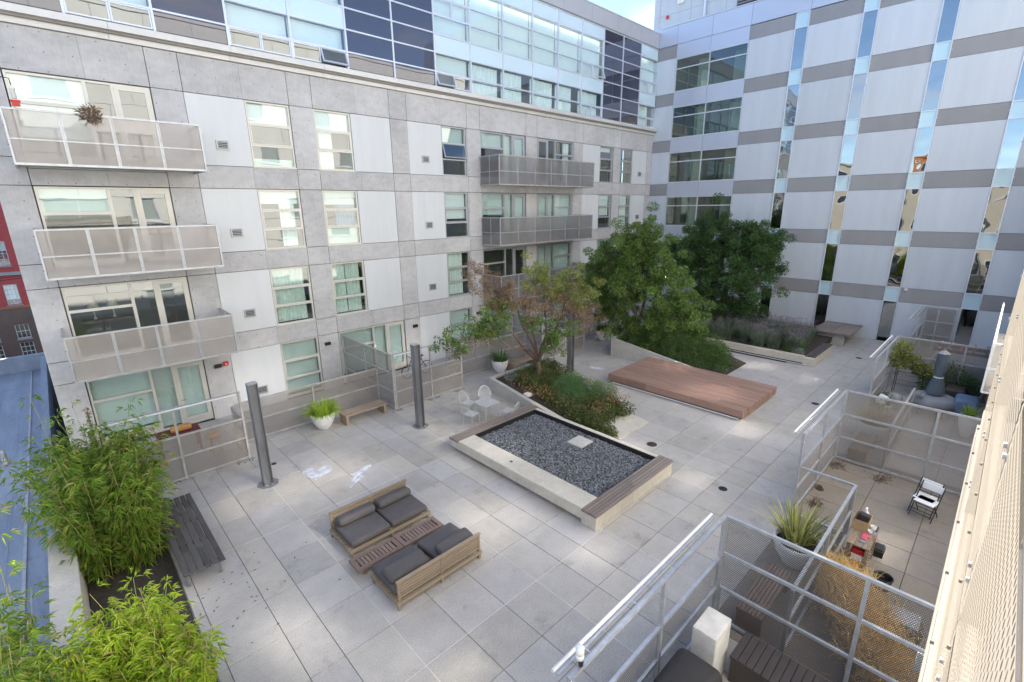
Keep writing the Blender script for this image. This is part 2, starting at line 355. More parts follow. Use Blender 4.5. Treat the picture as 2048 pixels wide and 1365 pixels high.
# ------------------------------------------------------------------ geometry helpers
WL = {}
def wl_of(o): return WL.get(o.name, Vector((0, 0, 0)))

def tag(o, label=None, cat=None, group=None, kind=None):
    if label: o['label'] = label
    if cat: o['category'] = cat
    if group: o['group'] = group
    if kind: o['kind'] = kind
    return o

def thing(name, loc, label, cat, group=None):
    o = bpy.data.objects.new(name, None); COL.objects.link(o); o.location = loc; o.empty_display_size = .2
    WL[o.name] = Vector(loc)
    return tag(o, label, cat, group)

class MB:
    def __init__(s): s.v = []; s.f = []
    def box(s, x0, x1, y0, y1, z0, z1):
        b = len(s.v)
        s.v += [(x0, y0, z0), (x1, y0, z0), (x1, y1, z0), (x0, y1, z0), (x0, y0, z1), (x1, y0, z1), (x1, y1, z1), (x0, y1, z1)]
        s.f += [(b, b+3, b+2, b+1), (b+4, b+5, b+6, b+7), (b, b+1, b+5, b+4), (b+1, b+2, b+6, b+5), (b+2, b+3, b+7, b+6), (b+3, b, b+4, b+7)]
        return s
    def cbox(s, x0, x1, y0, y1, z0, z1, c=.006):
        """box whose top edges are chamfered"""
        b = len(s.v)
        s.v += [(x0, y0, z0), (x1, y0, z0), (x1, y1, z0), (x0, y1, z0), (x0, y0, z1-c), (x1, y0, z1-c), (x1, y1, z1-c), (x0, y1, z1-c),
                (x0+c, y0+c, z1), (x1-c, y0+c, z1), (x1-c, y1-c, z1), (x0+c, y1-c, z1)]
        s.f += [(b, b+3, b+2, b+1), (b+8, b+9, b+10, b+11)]
        for i in range(4):
            j = (i + 1) % 4
            s.f += [(b+i, b+j, b+4+j, b+4+i), (b+4+i, b+4+j, b+8+j, b+8+i)]
        return s
    def poly(s, pts, z0, z1):
        """vertical prism over a counter-clockwise polygon; z1 may be a list"""
        n = len(pts); b = len(s.v); zt = z1 if isinstance(z1, (list, tuple)) else [z1] * n
        s.v += [(p[0], p[1], z0) for p in pts] + [(p[0], p[1], zt[i]) for i, p in enumerate(pts)]
        s.f += [tuple(range(b + n - 1, b - 1, -1)), tuple(range(b + n, b + 2 * n))]
        for i in range(n):
            j = (i + 1) % n; s.f.append((b+i, b+j, b+n+j, b+n+i))
        return s
    def sheet(s, pts):
        b = len(s.v); s.v += [tuple(p) for p in pts]; s.f.append(tuple(range(b, b + len(pts)))); return s
    def bar(s, a, c, w, h=None, up=(0, 0, 1)):
        """rectangular bar from a to c"""
        h = h or w; a, c = Vector(a), Vector(c); d = (c - a).normalized(); up = Vector(up)
        if abs(d.dot(up)) > .98: up = Vector((0, 1, 0)) if abs(d.y) < .9 else Vector((1, 0, 0))
        x = d.cross(up).normalized(); y = x.cross(d).normalized(); b = len(s.v)
        for p in (a, c):
            for i, j in ((-1, -1), (1, -1), (1, 1), (-1, 1)): s.v.append(tuple(p + x * (i * w / 2) + y * (j * h / 2)))
        s.f += [(b+3, b+2, b+1, b), (b+4, b+5, b+6, b+7)] + [(b+i, b+(i+1) % 4, b+4+(i+1) % 4, b+4+i) for i in range(4)]
        return s
    def tube(s, pts, r, seg=6, cap=True):
        pts = [Vector(p) for p in pts]; rs = r if isinstance(r, (list, tuple)) else [r] * len(pts); b0 = len(s.v); ref = None
        for i, p in enumerate(pts):
            d = (pts[min(i+1, len(pts)-1)] - pts[max(i-1, 0)]).normalized()
            if ref is None: ref = Vector((0, 0, 1)) if abs(d.z) < .9 else Vector((1, 0, 0))
            x = d.cross(ref).normalized(); ref = x.cross(d).normalized()
            for k in range(seg):
                t = 2 * math.pi * k / seg; s.v.append(tuple(p + (x * math.cos(t) + ref * math.sin(t)) * rs[i]))
        for i in range(len(pts) - 1):
            for k in range(seg):
                a = b0 + i * seg + k; c = b0 + i * seg + (k + 1) % seg; s.f.append((a, c, c + seg, a + seg))
        if cap:
            s.f.append(tuple(range(b0 + seg - 1, b0 - 1, -1))); e = b0 + (len(pts) - 1) * seg; s.f.append(tuple(range(e, e + seg)))
        return s
    def lathe(s, c, prof, seg=24, sx=1, sy=1, cap=True):
        b0 = len(s.v)
        for (r, z) in prof:
            for k in range(seg):
                t = 2 * math.pi * k / seg; s.v.append((c[0] + r * sx * math.cos(t), c[1] + r * sy * math.sin(t), c[2] + z))
        for i in range(len(prof) - 1):
            for k in range(seg):
                a = b0 + i * seg + k; d = b0 + i * seg + (k + 1) % seg; s.f.append((a, d, d + seg, a + seg))
        if cap:
            s.f.append(tuple(range(b0 + seg - 1, b0 - 1, -1))); e = b0 + (len(prof) - 1) * seg; s.f.append(tuple(range(e, e + seg)))
        return s
    def build(s, name, mat, parent=None, smooth=False, origin=None):
        me = bpy.data.meshes.new(name)
        if origin is None:
            xs = [p[0] for p in s.v]; ys = [p[1] for p in s.v]; zs = [p[2] for p in s.v]
            origin = Vector(((min(xs) + max(xs)) / 2, (min(ys) + max(ys)) / 2, min(zs)))
        else: origin = Vector(origin)
        ox, oy, oz = origin
        me.from_pydata([(p[0] - ox, p[1] - oy, p[2] - oz) for p in s.v], [], s.f)
        if smooth:
            for p in me.polygons: p.use_smooth = True
        me.materials.append(mat if not isinstance(mat, str) else MT[mat]); me.update()
        o = bpy.data.objects.new(name, me); COL.objects.link(o)
        WL[o.name] = origin.copy()
        if parent is not None:
            o.parent = parent; o.location = origin - wl_of(parent)
        else: o.location = origin
        return o

def part(name, mat, parent, *args): return MB().box(*args).build(name, mat, parent)

def soft(name, mat, parent, x0, x1, y0, y1, z0, z1, r=.05, puff=.0, rot=None):
    """rounded cushion-like box"""
    bm = bmesh.new(); bmesh.ops.create_cube(bm, size=1)
    for v in bm.verts: v.co = Vector((v.co.x * (x1-x0), v.co.y * (y1-y0), v.co.z * (z1-z0)))
    bmesh.ops.bevel(bm, geom=bm.edges[:] + bm.verts[:], offset=r, segments=4, profile=.5, affect='EDGES')
    bmesh.ops.triangulate(bm, faces=[f for f in bm.faces if len(f.verts) > 4])
    if puff:
        bmesh.ops.subdivide_edges(bm, edges=[e for e in bm.edges if e.calc_length() > .2], cuts=5, use_grid_fill=True)
        for v in bm.verts:
            a = v.co.x / (x1-x0) * 2; c = v.co.y / (y1-y0) * 2
            v.co.z += puff * (1 - a*a) * (1 - c*c) * (1 if v.co.z > 0 else -.2)
    cen = Vector(((x0+x1)/2, (y0+y1)/2, (z0+z1)/2))
    if rot:
        rm = Euler(rot).to_matrix()
        for v in bm.verts: v.co = rm @ v.co
    me = bpy.data.meshes.new(name); bm.to_mesh(me); bm.free()
    for p in me.polygons: p.use_smooth = True
    me.materials.append(MT[mat]); o = bpy.data.objects.new(name, me); COL.objects.link(o)
    WL[o.name] = cen
    o.location = cen - (wl_of(parent) if parent else Vector((0, 0, 0)))
    if parent: o.parent = parent
    return o

def copy_tree(o, parent=None):
    c = o.copy(); COL.objects.link(c); WL[c.name] = wl_of(o).copy()
    if parent is not None: c.parent = parent
    for ch in list(o.children):
        copy_tree(ch, c)
    return c

def U(a, b): return random.uniform(a, b)

# ------------------------------------------------------------------ the setting
gs = MB().sheet([(-900, -900, -11.6), (900, -900, -11.6), (900, 900, -11.6), (-900, 900, -11.6)]).build('ground', 'asphalt'); tag(gs, kind='structure')
pd = MB().box(-1.25, 34.6, -1.75, 20.6, -11.5, -.055).build('podium', 'podium'); tag(pd, kind='structure')

# paving of the courtyard: every slab is its own piece
XJ = [.69, .87, 1.83, 2.46, 3.40, 4.33, 5.31, 6.24, 7.05, 7.80, 8.67, 9.55, 10.42, 11.28, 12.13, 13.03, 13.96, 14.95, 16.1, 17.25, 18.25, 19.2, 20.15, 21.25, 22.3, 23.4, 24.7, 26.05, 27.5, 28.95, 30.7, 32.5, 34.36]
YJ = [-1.74, -.9, .35, 1.55, 2.75, 4.02, 4.83, 5.85, 7.05, 8.28, 9.43, 10.52, 11.63, 12.85, 14.10, 15.23, 16.13, 17.04, 18.2, 19.3, 20.33]
paving = MB().box(.69, 34.36, -1.74, 20.34, -.05, -.03).build('courtyard_paving', 'joint'); tag(paving, kind='structure')
HOLES = [(8.67, 12.13, 5.85, 11.63)]
slabs = []
for i in range(len(XJ) - 1):
    for j in range(len(YJ) - 1):
        x0, x1, y0, y1 = XJ[i], XJ[i+1], YJ[j], YJ[j+1]
        cx, cyy = (x0+x1)/2, (y0+y1)/2
        if 9.0 < cx < 12.0 and 7.1 < cyy < 10.5: continue
        if 13.4 < cx < 14.9 and 9.5 < cyy < 14.5: continue
        if 21.7 < cx < 24.3 and 9.2 < cyy < 13.8: continue
        if 26.5 < cx < 33 and 6.6 < cyy < 14: continue
        slabs.append((math.hypot(cx, cyy) * (1.6 if (cyy < 0 or cyy > 17.3) else 1), x0, x1, y0, y1))
slabs.sort()
WJX = {3.40, 6.24, 8.67, 12.13, 14.95, 17.25, 23.4, 26.05}; WJY = {5.85, 11.63, 14.10}
rest = MB(); rest_patio = MB()
for k, (d, x0, x1, y0, y1) in enumerate(slabs):
    g = .005
    t = U(-.0015, .0015)
    dirty = y1 < 2.8 and x0 > 7.7 and x1 < 17.3
    mbx = MB() if k < 300 else (rest_patio if dirty else rest)
    mbx.cbox(x0+g, x1-g, y0+g, y1-g, -.029, t, .004)
    if k < 300: mbx.build('paving_slab', 'paver_dirty' if dirty else 'paver', paving)
rs = rest.build('paving_slab', 'paver', paving); tag(rs, kind='stuff')
if rest_patio.v: tag(rest_patio.build('paving_slab', 'paver_dirty', paving), kind='stuff')
gr = MB()
for x in WJX:
    for j in range(len(YJ) - 1):
        if 2.7 < YJ[j] < 15 and not (8.7 < x < 12.1 and 5.8 < YJ[j] < 11.6) and not (13.1 < x < 16.2 and 8.2 < YJ[j] < 15) and not (x > 20 and YJ[j] > 5.8): gr.box(x-.007, x+.007, YJ[j]+.007, YJ[j+1]-.007, -.028, .002)
for y in WJY:
    for i in range(1, len(XJ) - 1):
        if (y == 5.85 and not (8.6 < XJ[i] < 12.1) and not (XJ[i] > 26)) or (y == 11.63 and XJ[i] < 8.6) or (y == 14.10 and 3.3 < XJ[i] < 8.6): gr.box(XJ[i], XJ[i+1], y-.007, y+.007, -.0281, .0024)
gr.build('grout_line', 'grout', paving)

# bamboo bed, its parapet and the neighbour's roof
bed = MB().box(-.78, .67, 3.5, 20.3, -.054, .03).build('bamboo_bed', 'soil'); tag(bed, kind='structure')
kerb = MB().box(.672, .69, 3.0, 16.0, -.054, .012).build('bed_edging', 'steel_dark', bed)
roof = MB().box(-16, -1.26, -10, 38.2, -11.5, -1.0).build('flat_roof', 'roof_blue'); tag(roof, kind='structure')
for y in (12, 16.5, 21, 25.5, 30, 34.5): MB().box(-15.9, -1.52, y, y+.06, -1.0, -.9935).build('membrane_seam', 'roof_blue', roof)
for (x, y) in ((-2.6, 24), (-4.2, 15), (-3.4, 33)):
    MB().lathe((x, y, -1.0), [(.16, 0), (.09, .05), (.07, .4), (.07, .55)], 12).build('vent_pipe', 'galv_old', roof, True)
MB().box(-2.05, -1.98, 10, 38, -.99, -.955).build('conduit', 'galv_old', roof)
for x in (-3.1, -4.9, -6.7, -2.4):
    MB().box(x, x+.05, -9.9, 38, -1.0, -.992).build('membrane_seam', 'roof_blue', roof)
MB().box(-16, -1.3, 38.2, 38.55, -1.0, -.1).build('roof_parapet', 'roof_blue', roof)
MB().box(-1.5, -1.262, 14.0, 38.2, -.99, -.2).build('roof_upstand', 'roof_blue', roof)
pw = thing('parapet_wall', (-1.0, 9, 0), 'pale concrete parapet wall behind the bamboo, beside the blue roof', 'wall')
for y0, y1 in ((3.6, 8.2), (8.21, 13.75)):
    MB().cbox(-1.24, -.80, y0, y1, -.05, .90, .01).build('concrete_block', 'planter_conc', pw)
MB().cbox(-1.24, -.80, 13.76, 20.34, -.05, -.02, .004).build('concrete_block', 'planter_conc', pw)

# ------------------------------------------------------------------ building A (concrete facade with balconies)
YA = 20.36
A = thing('apartment_building', (17, YA, 0), 'concrete apartment block with mesh balconies and a glazed top storey', 'building')
cols = [(-.71, .04), (3.42, 4.32), (7.77, 8.68), (12.10, 12.98), (16.47, 17.34), (20.75, 21.66), (25.10, 25.97), (29.35, 30.22), (33.66, 34.36)]
bands = [(2.48, 3.22), (5.56, 6.30), (8.58, 9.36), (11.67, 12.84)]
levels = [(-.05, 2.48), (3.22, 5.56), (6.30, 8.58), (9.36, 11.67)]
J = .010
MB().box(-.68, 34.36, YA+2.6, YA+24, -11.5, 19.0).build('core', 'core', A)
MB().box(-.70, -.40, YA+.31, YA+24, -11.5, 12.8).build('side_wall', 'concrete', A)
for z0, z1 in ((2.6, 3.1), (5.7, 6.2), (8.72, 9.2), (12.2, 12.75)):
    MB().box(-.39, 34.3, YA+.31, YA+2.59, z0, z1).build('floor_slab', 'room', A)
for c0, c1 in cols[1:-1]:
    MB().box(c0+.3, c1-.3, YA+.31, YA+2.58, 0, 12.1).build('partition', 'room', A)
def cpanel(x0, x1, z0, z1, mat='concrete', nm='concrete_panel', proud=0.0):
    MB().box(x0+J, x1-J, YA-proud, YA+.30, z0+J, z1-J).build(nm, mat, A)
for ci, (c0, c1) in enumerate(cols):
    for (z0, z1) in levels: cpanel(c0, c1, z0, z1)
    for (z0, z1) in bands: cpanel(c0, c1, z0, z1)
for bi in range(8):
    x0, x1 = cols[bi][1], cols[bi+1][0]
    for k, (z0, z1) in enumerate(bands):
        zz1 = z1
        if bi in (0, 4, 5) and k < 3: zz1 = z1 - .30
        xm = (x0 + x1) / 2 + .1
        MB().box(x0+J, xm-.003, YA, YA+.30, z0+J, zz1-J).build('concrete_panel', 'concrete', A)
        MB().box(xm+.003, x1-J, YA, YA+.30, z0+J, zz1-J).build('concrete_panel', 'concrete', A)

def curtain(nm, mat, parent, x0, x1, y, z0, z1, waves):
    mb = MB(); n = waves * 6
    for i in range(n + 1):
        t = i / n; x = x0 + (x1-x0) * t; yy = y + .035 * math.sin(t * waves * 2 * math.pi) + .012 * math.sin(t * waves * 5.1)
        mb.v += [(x, yy, z0), (x + .01 * math.sin(t * 9), yy, z1)]
        if i: b = 2 * i; mb.f.append((b-2, b, b+1, b-1))
    return mb.build(nm, mat, parent, smooth=True)

def frame_rect(mb, x0, x1, z0, z1, w, y0, y1):
    mb.box(x0, x1, y0, y1, z0, z0+w); mb.box(x0, x1, y0, y1, z1-w, z1)
    mb.box(x0, x0+w, y0, y1, z0+w, z1-w); mb.box(x1-w, x1, y0, y1, z0+w, z1-w)

def tri_window(x0, x1, z0, z1, shade, fr='frame', tilt=False, sashes=3):
    f = .055; mb = MB(); x0 += .012; x1 -= .012; z0 += .012; z1 -= .012
    frame_rect(mb, x0, x1, z0, z1, f, YA+.05, YA+.17)
    zs = [z0 + (z1-z0) * k / sashes for k in range(1, sashes)]
    for z in zs: mb.box(x0+f, x1-f, YA+.048, YA+.168, z-.032, z+.032)
    w_ = mb.build('window', fr, A)
    sill = MB().box(x0-.03, x1+.03, YA-.02, YA+.10, z0-.02, z0+.012).build('sill', fr, w_)
    edges = [z0+f] + [v for z in zs for v in (z-.032, z+.032)] + [z1-f]
    for k in range(sashes):
        a, b = edges[2*k], edges[2*k+1]
        if k == 1:
            sm = MB(); frame_rect(sm, x0+f+.004, x1-f-.004, a+.004, b-.004, .04, YA+.035, YA+.10)
            so = sm.build('sash', fr, w_, origin=((x0+x1)/2, YA+.06, b))
            po = MB().box(x0+f+.04, x1-f-.04, YA+.066, YA+.072, a+.044, b-.044).build('pane', 'glass', w_, origin=((x0+x1)/2, YA+.06, b))
            if tilt: so.rotation_euler.x = po.rotation_euler.x = R(-17)
        else:
            MB().box(x0+f, x1-f, YA+.095, YA+.101, a, b).build('pane', 'glass', w_)
    shade_up(shade, w_, x0+f, x1-f, z0+f, z1-f)
    return w_

def shade_up(shade, w_, x0, x1, z0, z1):
    y = YA + .24
    for s in shade:
        k = s[0]
        if k == 'blind': MB().box(x0+.01, x1-.01, y, y+.008, z1-(z1-z0)*s[1], z1).build('blind', s[2], w_)
        elif k == 'blindup': MB().box(x0+.01, x1-.01, y, y+.008, z0, z0+(z1-z0)*s[1]).build('blind', s[2], w_)
        elif k == 'cur': curtain('curtain', s[3], w_, x0+(x1-x0)*s[1], x0+(x1-x0)*s[2], y+.06, z0+.02, z1-.02, max(2, int((s[2]-s[1])*9)))
        elif k == 'cover': MB().box(x0, x1, y+.02, y+.03, z0, z1).build('blind', s[1], w_)

def door_window(x0, x1, z0, z1, flip, shade, fr='frame', dshade='blind'):
    """wide window, narrow side light and a glazed door"""
    L = x1 - x0
    def mxx(a, b):
        a, b = x0 + L*a, x0 + L*b
        return (a, b) if not flip else (x0 + x1 - b, x0 + x1 - a)
    f = .06; mb = MB()
    frame_rect(mb, x0+.012, x1-.012, z0+.012, z1-.012, f, YA+.05, YA+.17)
    p0, p1 = mxx(.02, .50); s0, s1 = mxx(.52, .70); d0, d1 = mxx(.715, .985)
    for (a, b) in (mxx(.495, .522), mxx(.695, .72)): mb.box(a, b, YA+.047, YA+.172, z0+.07, z1-.07)
    zt = z1 - .80
    mb.box(p0, p1, YA+.046, YA+.173, zt-.045, zt+.045)
    mb.box(p0, p1, YA+.046, YA+.173, z0+.06, z0+.34)
    w_ = mb.build('window', fr, A)
    MB().box(p0, p1, YA+.095, YA+.101, zt+.045, z1-.07).build('pane', 'glass', w_)
    MB().box(p0, p1, YA+.095, YA+.101, z0+.34, zt-.045).build('pane', 'glass', w_)
    MB().box(s0, s1, YA+.095, YA+.101, z0+.07, z1-.07).build('pane', 'glass', w_)
    dm = MB(); frame_rect(dm, d0+.01, d1-.01, z0+.07, z1-.075, .11, YA+.03, YA+.10); dm.box(d0+.12, d1-.12, YA+.03, YA+.10, z0+.17, z0+.32)
    dr = dm.build('door', fr, A)
    MB().box(d0+.12, d1-.12, YA+.060, YA+.066, z0+.32, z1-.185).build('pane', 'glass', dr)
    hx = d0 + .06 if not flip else d1 - .06
    hb = MB(); hb.bar((hx, YA+.0, z0+1.03), (hx + (.12 if not flip else -.12), YA+.0, z0+1.03), .018); hb.bar((hx, YA+.0, z0+1.03), (hx, YA+.035, z0+1.03), .02)
    hb.build('handle', 'steel_dark', dr)
    shade_up(shade, w_, p0, p1, z0+.34, z1-.07)
    if dshade:
        MB().box(s0, s1, YA+.24, YA+.248, z0+.1, z1-.08).build('blind', dshade, w_)
        MB().box(d0+.12, d1-.12, YA+.13, YA+.138, z0+(.32 if dshade == 'blind' else 1.2), z1-.19).build('blind', dshade, dr)
    return w_

def vent(x0, x1, z0, z1):
    mb = MB(); frame_rect(mb, x0, x1, z0, z1, .045, YA-.035, YA+.02)
    v_ = mb.build('vent', 'frame_grey', A)
    MB().box(x0+.04, x1-.04, YA-.008, YA+.01, z0+.04, z1-.04).build('backing', 'vent_dark', v_)
    h = (z1-z0-.09)
    for k in range(4):
        z = z0 + .045 + h * (k + .5) / 4
        MB().bar((x0+.045, YA-.02, z), (x1-.045, YA-.02, z), .012, .018).build('slat', 'frame_grey', v_)

BL, BW, CM, CW = 'blind', 'blind_white', 'curtain', 'curtain_white'
# bays 1..3, 6, 7 : white panels and three-pane windows
wins = {1: (6.19, 7.77, 4.32, 6.19), 2: (8.68, 10.24, 10.24, 12.10), 3: (14.88, 16.40, 12.98, 14.88), 6: (27.83, 29.28, 25.97, 27.83), 7: (30.24, 31.75, 31.75, 33.66)}
shades = {
    (1, 0): [('blind', .98, BL)], (1, 1): [('cur', 0, .9, CM)], (1, 2): [('cur', .5, .9, CW), ('blind', .22, BW)], (1, 3): [('blind', .34, BW), ('blindup', .12, BL)],
    (2, 1): [('cur', .0, .46, CM), ('cur', .48, .94, CM)], (2, 2): [('blind', .24, BL), ('cur', .38, 1, 'curtain_blue'), ('blindup', .3, BL)], (2, 3): [('blind', .30, BW), ('cur', .0, .5, CW)],
    (3, 0): [('blind', .98, BL)], (3, 1): [('cur', 0, .8, CW)], (3, 2): [('blind', .58, BW)], (3, 3): [('blind', .33, BL)],
    (6, 0): [('blind', .9, BL)], (6, 1): [('blind', .9, BL)], (6, 2): [('blind', .62, BW)], (6, 3): [('blind', .12, BW)],
    (7, 0): [('blind', .9, BL)], (7, 1): [('blind', .6, BL)], (7, 2): [('cur', .1, .9, CW)], (7, 3): []}
for bi, (wx0, wx1, px0, px1) in wins.items():
    fr = 'frame' if bi < 6 else 'frame_grey'
    for li, (z0, z1) in enumerate(levels):
        if bi == 2 and li == 0: continue
        cpanel(px0, px1, z0, z1, 'white_panel', 'white_panel', -.018)
        zz0 = z0 if li else .05
        if bi == 3 and wx1 < 16.45: cpanel(wx1, 16.47, z0, z1)
        tri_window(wx0, wx1, zz0, z1, shades.get((bi, li), []), 'frame' if bi < 3 else 'frame_grey', tilt=(bi == 3 and li == 3))
        vx = {1: 5.05, 3: 13.69, 7: 32.54}.get(bi)
        if vx and bi in (1, 3, 7):
            dz = (z0 - 9.36) if li else -9.35
            vent(vx, vx + .40, 9.90 + dz, 10.22 + dz)
# ground floor of bay 2
door_window(8.70, 12.08, .02, 2.47, False, [('blind', .97, BL)])
# balcony bays
d_sh = {(0, 3): [('blind', .75, BW)], (0, 2): [('blind', .33, BL)], (0, 1): [], (0, 0): [('blind', .98, BL)],
        (4, 3): [('blind', .33, BL)], (4, 2): [('blind', .5, BL)], (4, 1): [], (4, 0): [('blind', .9, BL)],
        (5, 3): [('cur', .6, .95, CW)], (5, 2): [('blind', .96, BL)], (5, 1): [('cur', 0, .25, CM), ('blind', .9, BL)], (5, 0): [('blind', .9, BL)]}
for bi, (a, b) in {0: (.05, 3.41), 4: (17.35, 20.70), 5: (21.67, 25.0)}.items():
    for li in range(4):
        z0 = [.02, 2.92, 6.0, 9.06][li]; z1 = [2.47, 5.55, 8.57, 11.66][li]
        ds = {(0, 0): BL, (0, 1): None, (0, 2): None, (0, 3): None, (4, 1): None, (4, 3): BL, (5, 3): None}.get((bi, li), BL)
        door_window(a, b, z0, z1, bi == 5, d_sh[(bi, li)], 'frame' if bi == 0 else 'frame_grey', ds)
        if bi == 5: cpanel(25.0, 25.10, z0-.02, z1+.01)
# lamps inside the dark living room behind the second storey balcony
rl = A
for lx in (.75, 1.28):
    lm = MB().lathe((lx, YA+1.5, 4.62), [(.17, 0), (.10, .22)], 16, cap=False).build('table_lamp', 'lamp_shade', A, True)
    MB().lathe((lx, YA+1.5, 4.2), [(.06, 0), (.02, .1), (.015, .42)], 8).build('lamp_base', 'pot', lm)
MB().box(.4, 1.9, YA+1.25, YA+1.8, 4.12, 4.18).build('sideboard', 'wood_brown', A)

# ledge, glazed top storeys, parapet
zr = [13.35, 13.97, 14.78, 15.55, 16.31, 17.04, 17.81, 18.50]
xp = [-.48, 1.68, 3.84, 5.97, 8.14, 10.35, 12.51, 14.70, 16.86, 19.05, 21.27, 23.42, 25.58, 27.78, 29.92, 32.10, 34.34]
lx = -.70
while lx < 34.2:
    e = min(lx + 3.3, 34.34)
    MB().cbox(lx+.004, e-.004, YA-.34, YA+.30, 13.07, 13.27, .01).build('ledge_cap', 'ledge', A)
    MB().box(lx+.004, e-.004, YA-.10, YA+.30, 12.845, 13.00).build('ledge_strip', 'ledge', A)
    lx = e
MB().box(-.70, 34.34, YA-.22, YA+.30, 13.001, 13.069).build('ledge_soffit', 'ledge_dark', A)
MB().box(-.70, 34.34, YA+.05, YA+.30, 13.271, 13.34).build('glazing_sill', 'ledge', A)
darkcols = {0, 2, 5, 6, 13, 14}
for i in range(16):
    x0, x1 = xp[i], xp[i+1]
    mul = MB()
    mul.box(x0-.035, x0+.035, YA-.05, YA+.08, 13.34, 18.56)
    mo = mul.build('mullion', 'frame_light', A)
    for k in range(7):
        z0, z1 = zr[k], zr[k+1]
        MB().box(x0+.035, x1-.035, YA-.04, YA+.078, z1-.028, z1+.028).build('transom', 'frame_light', A)
        a, b, c, d = x0+.036, x1-.036, z0+.03, z1-.03
        if i in darkcols: MB().box(a, b, YA+.0, YA+.02, c, d).build('glass_panel', 'pane_dark', A); continue
        if k in (2, 6): MB().box(a, b, YA+.0, YA+.02, c, d).build('glass_panel', 'pane_pale', A); continue
        if (k == 0 and i in (1, 3, 4, 7, 12, 15)) or (k == 3 and i in (12, 15)) or (k == 4 and i == 7):
            for h in range(2):
                aa = a + (b-a)*h/2 + .005; bb = a + (b-a)*(h+1)/2 - .005
                sm = MB(); frame_rect(sm, aa, bb, c, d, .045, YA-.02, YA+.05)
                so = sm.build('sash', 'frame_light', A, origin=((aa+bb)/2, YA, d))
                po = MB().box(aa+.045, bb-.045, YA+.01, YA+.018, c+.045, d-.045).build('pane', 'glass_clear', so, origin=((aa+bb)/2, YA, d))
                if (i, k, h) in ((4, 0, 1), (7, 0, 0), (12, 3, 1)): so.rotation_euler.x = R(-20)
        else:
            MB().box(a, b, YA+.01, YA+.018, c, d).build('pane', 'glass_clear', A)
        if k in (1, 3, 4, 5) or (k == 0 and i > 7):
            sel = (i * 7 + k) % 5
            mat = 'blind_white' if i < 8 else ('curtain_white' if k < 2 else 'blind_white')
            if mat == 'curtain_white': curtain('curtain', mat, A, a+.1, b-.1 - (.4 if i % 2 else 0), YA+.35, c, d, 8)
            else: MB().box(a, b, YA+.30, YA+.31, c-.03, d+.03).build('blind', mat, A)
MB().box(-.5, 34.3, YA+1.6, YA+1.7, 13.3, 18.6).build('inner_wall', 'room', A)
MB().box(-.5, 34.3, YA+.4, YA+1.6, 15.6, 15.75).build('floor_slab', 'room', A)
for k in range(7):
    pass
px = -.70
while px < 34.2:
    e = min(px + 2.72, 34.34)
    MB().box(px+.006, e-.006, YA-.02, YA+.30, 18.60, 19.50).build('parapet_panel', 'parapet', A); px = e
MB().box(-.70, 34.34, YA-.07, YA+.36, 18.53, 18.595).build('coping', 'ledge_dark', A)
MB().box(-.70, 34.34, YA-.05, YA+.36, 19.505, 19.57).build('coping', 'ledge', A)
MB().box(-.70, -.40, YA+.36, YA+24, 12.8, 19.5).build('side_wall', 'parapet', A)

# balconies of building A
def balcony(x0, x1, yf, zb, zt, npan, side_n, mesh, fr):
    b = MB(); b.box(x0+.03, x1-.03, yf+.04, YA-.005, zb+.03, zb+.17)
    bo = b.build('balcony', 'concrete_plain', A)
    fm = MB()
    fm.bar((x0, yf, zt), (x1, yf, zt), .05, .05); fm.bar((x0, yf, zb), (x1, yf, zb), .05, .06)
    zm = zb + (zt-zb) * .46
    for k in range(npan + 1):
        x = x0 + (x1-x0) * k / npan
        if 0 < k < npan:
            fm.bar((x-.03, yf, zb), (x-.03, yf, zt), .022, .03); fm.bar((x+.03, yf, zb), (x+.03, yf, zt), .022, .03); fm.bar((x, yf+.022, zb+.03), (x, yf+.022, zt-.03), .05, .012, (0, 1, 0))
        else: fm.bar((x, yf, zb), (x, yf, zt), .04, .04)
    fm.bar((x0, yf-.004, zm), (x1, yf-.004, zm), .03, .035)
    for x in (x0, x1):
        fm.bar((x, yf, zt), (x, YA, zt), .05, .05); fm.bar((x, yf, zb), (x, YA, zb), .05, .06); fm.bar((x, yf, zm), (x, YA, zm), .03, .03)
        for k in range(1, side_n + 1):
            yy = yf + (YA-.03-yf) * k / side_n; fm.bar((x, yy, zb), (x, yy, zt), .03, .03)
    fm.build('guard_frame', fr, bo)
    for k in range(npan):
        xa = x0 + (x1-x0) * k / npan + .03; xb = x0 + (x1-x0) * (k+1) / npan - .03
        for (za, zc) in ((zb+.03, zm-.02), (zm+.02, zt-.03)):
            MB().sheet([(xa, yf+.012, za), (xb, yf+.012, za), (xb, yf+.012, zc), (xa, yf+.012, zc)]).build('mesh_panel', mesh, bo)
    for x in (x0, x1):
        MB().sheet([(x, yf+.03, zb+.03), (x, YA-.03, zb+.03), (x, YA-.03, zt-.03), (x, yf+.03, zt-.03)]).build('mesh_panel', mesh, bo)
    return bo
for k, zb in enumerate((2.92, 5.99, 9.06)):
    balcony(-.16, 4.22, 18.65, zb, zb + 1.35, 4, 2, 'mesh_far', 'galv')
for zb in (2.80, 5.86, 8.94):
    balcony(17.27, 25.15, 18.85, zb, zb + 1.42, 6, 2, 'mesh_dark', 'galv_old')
# small fittings on the ground floor wall
def wall_light(x, z): MB().cbox(x, x+.24, YA-.11, YA-.001, z, z+.13, .01).build('wall_light', 'black', A)
for x in (3.72, 8.02, 12.55, 16.72): wall_light(x, 2.02)
al = MB().cbox(4.02, 4.20, YA-.07, YA-.001, 2.03, 2.2, .01).build('fire_alarm', 'red_plastic', A)
MB().lathe((4.11, YA-.09, 2.1), [(.03, -.02), (.03, .02)], 10).build('strobe', 'white_plastic', al)
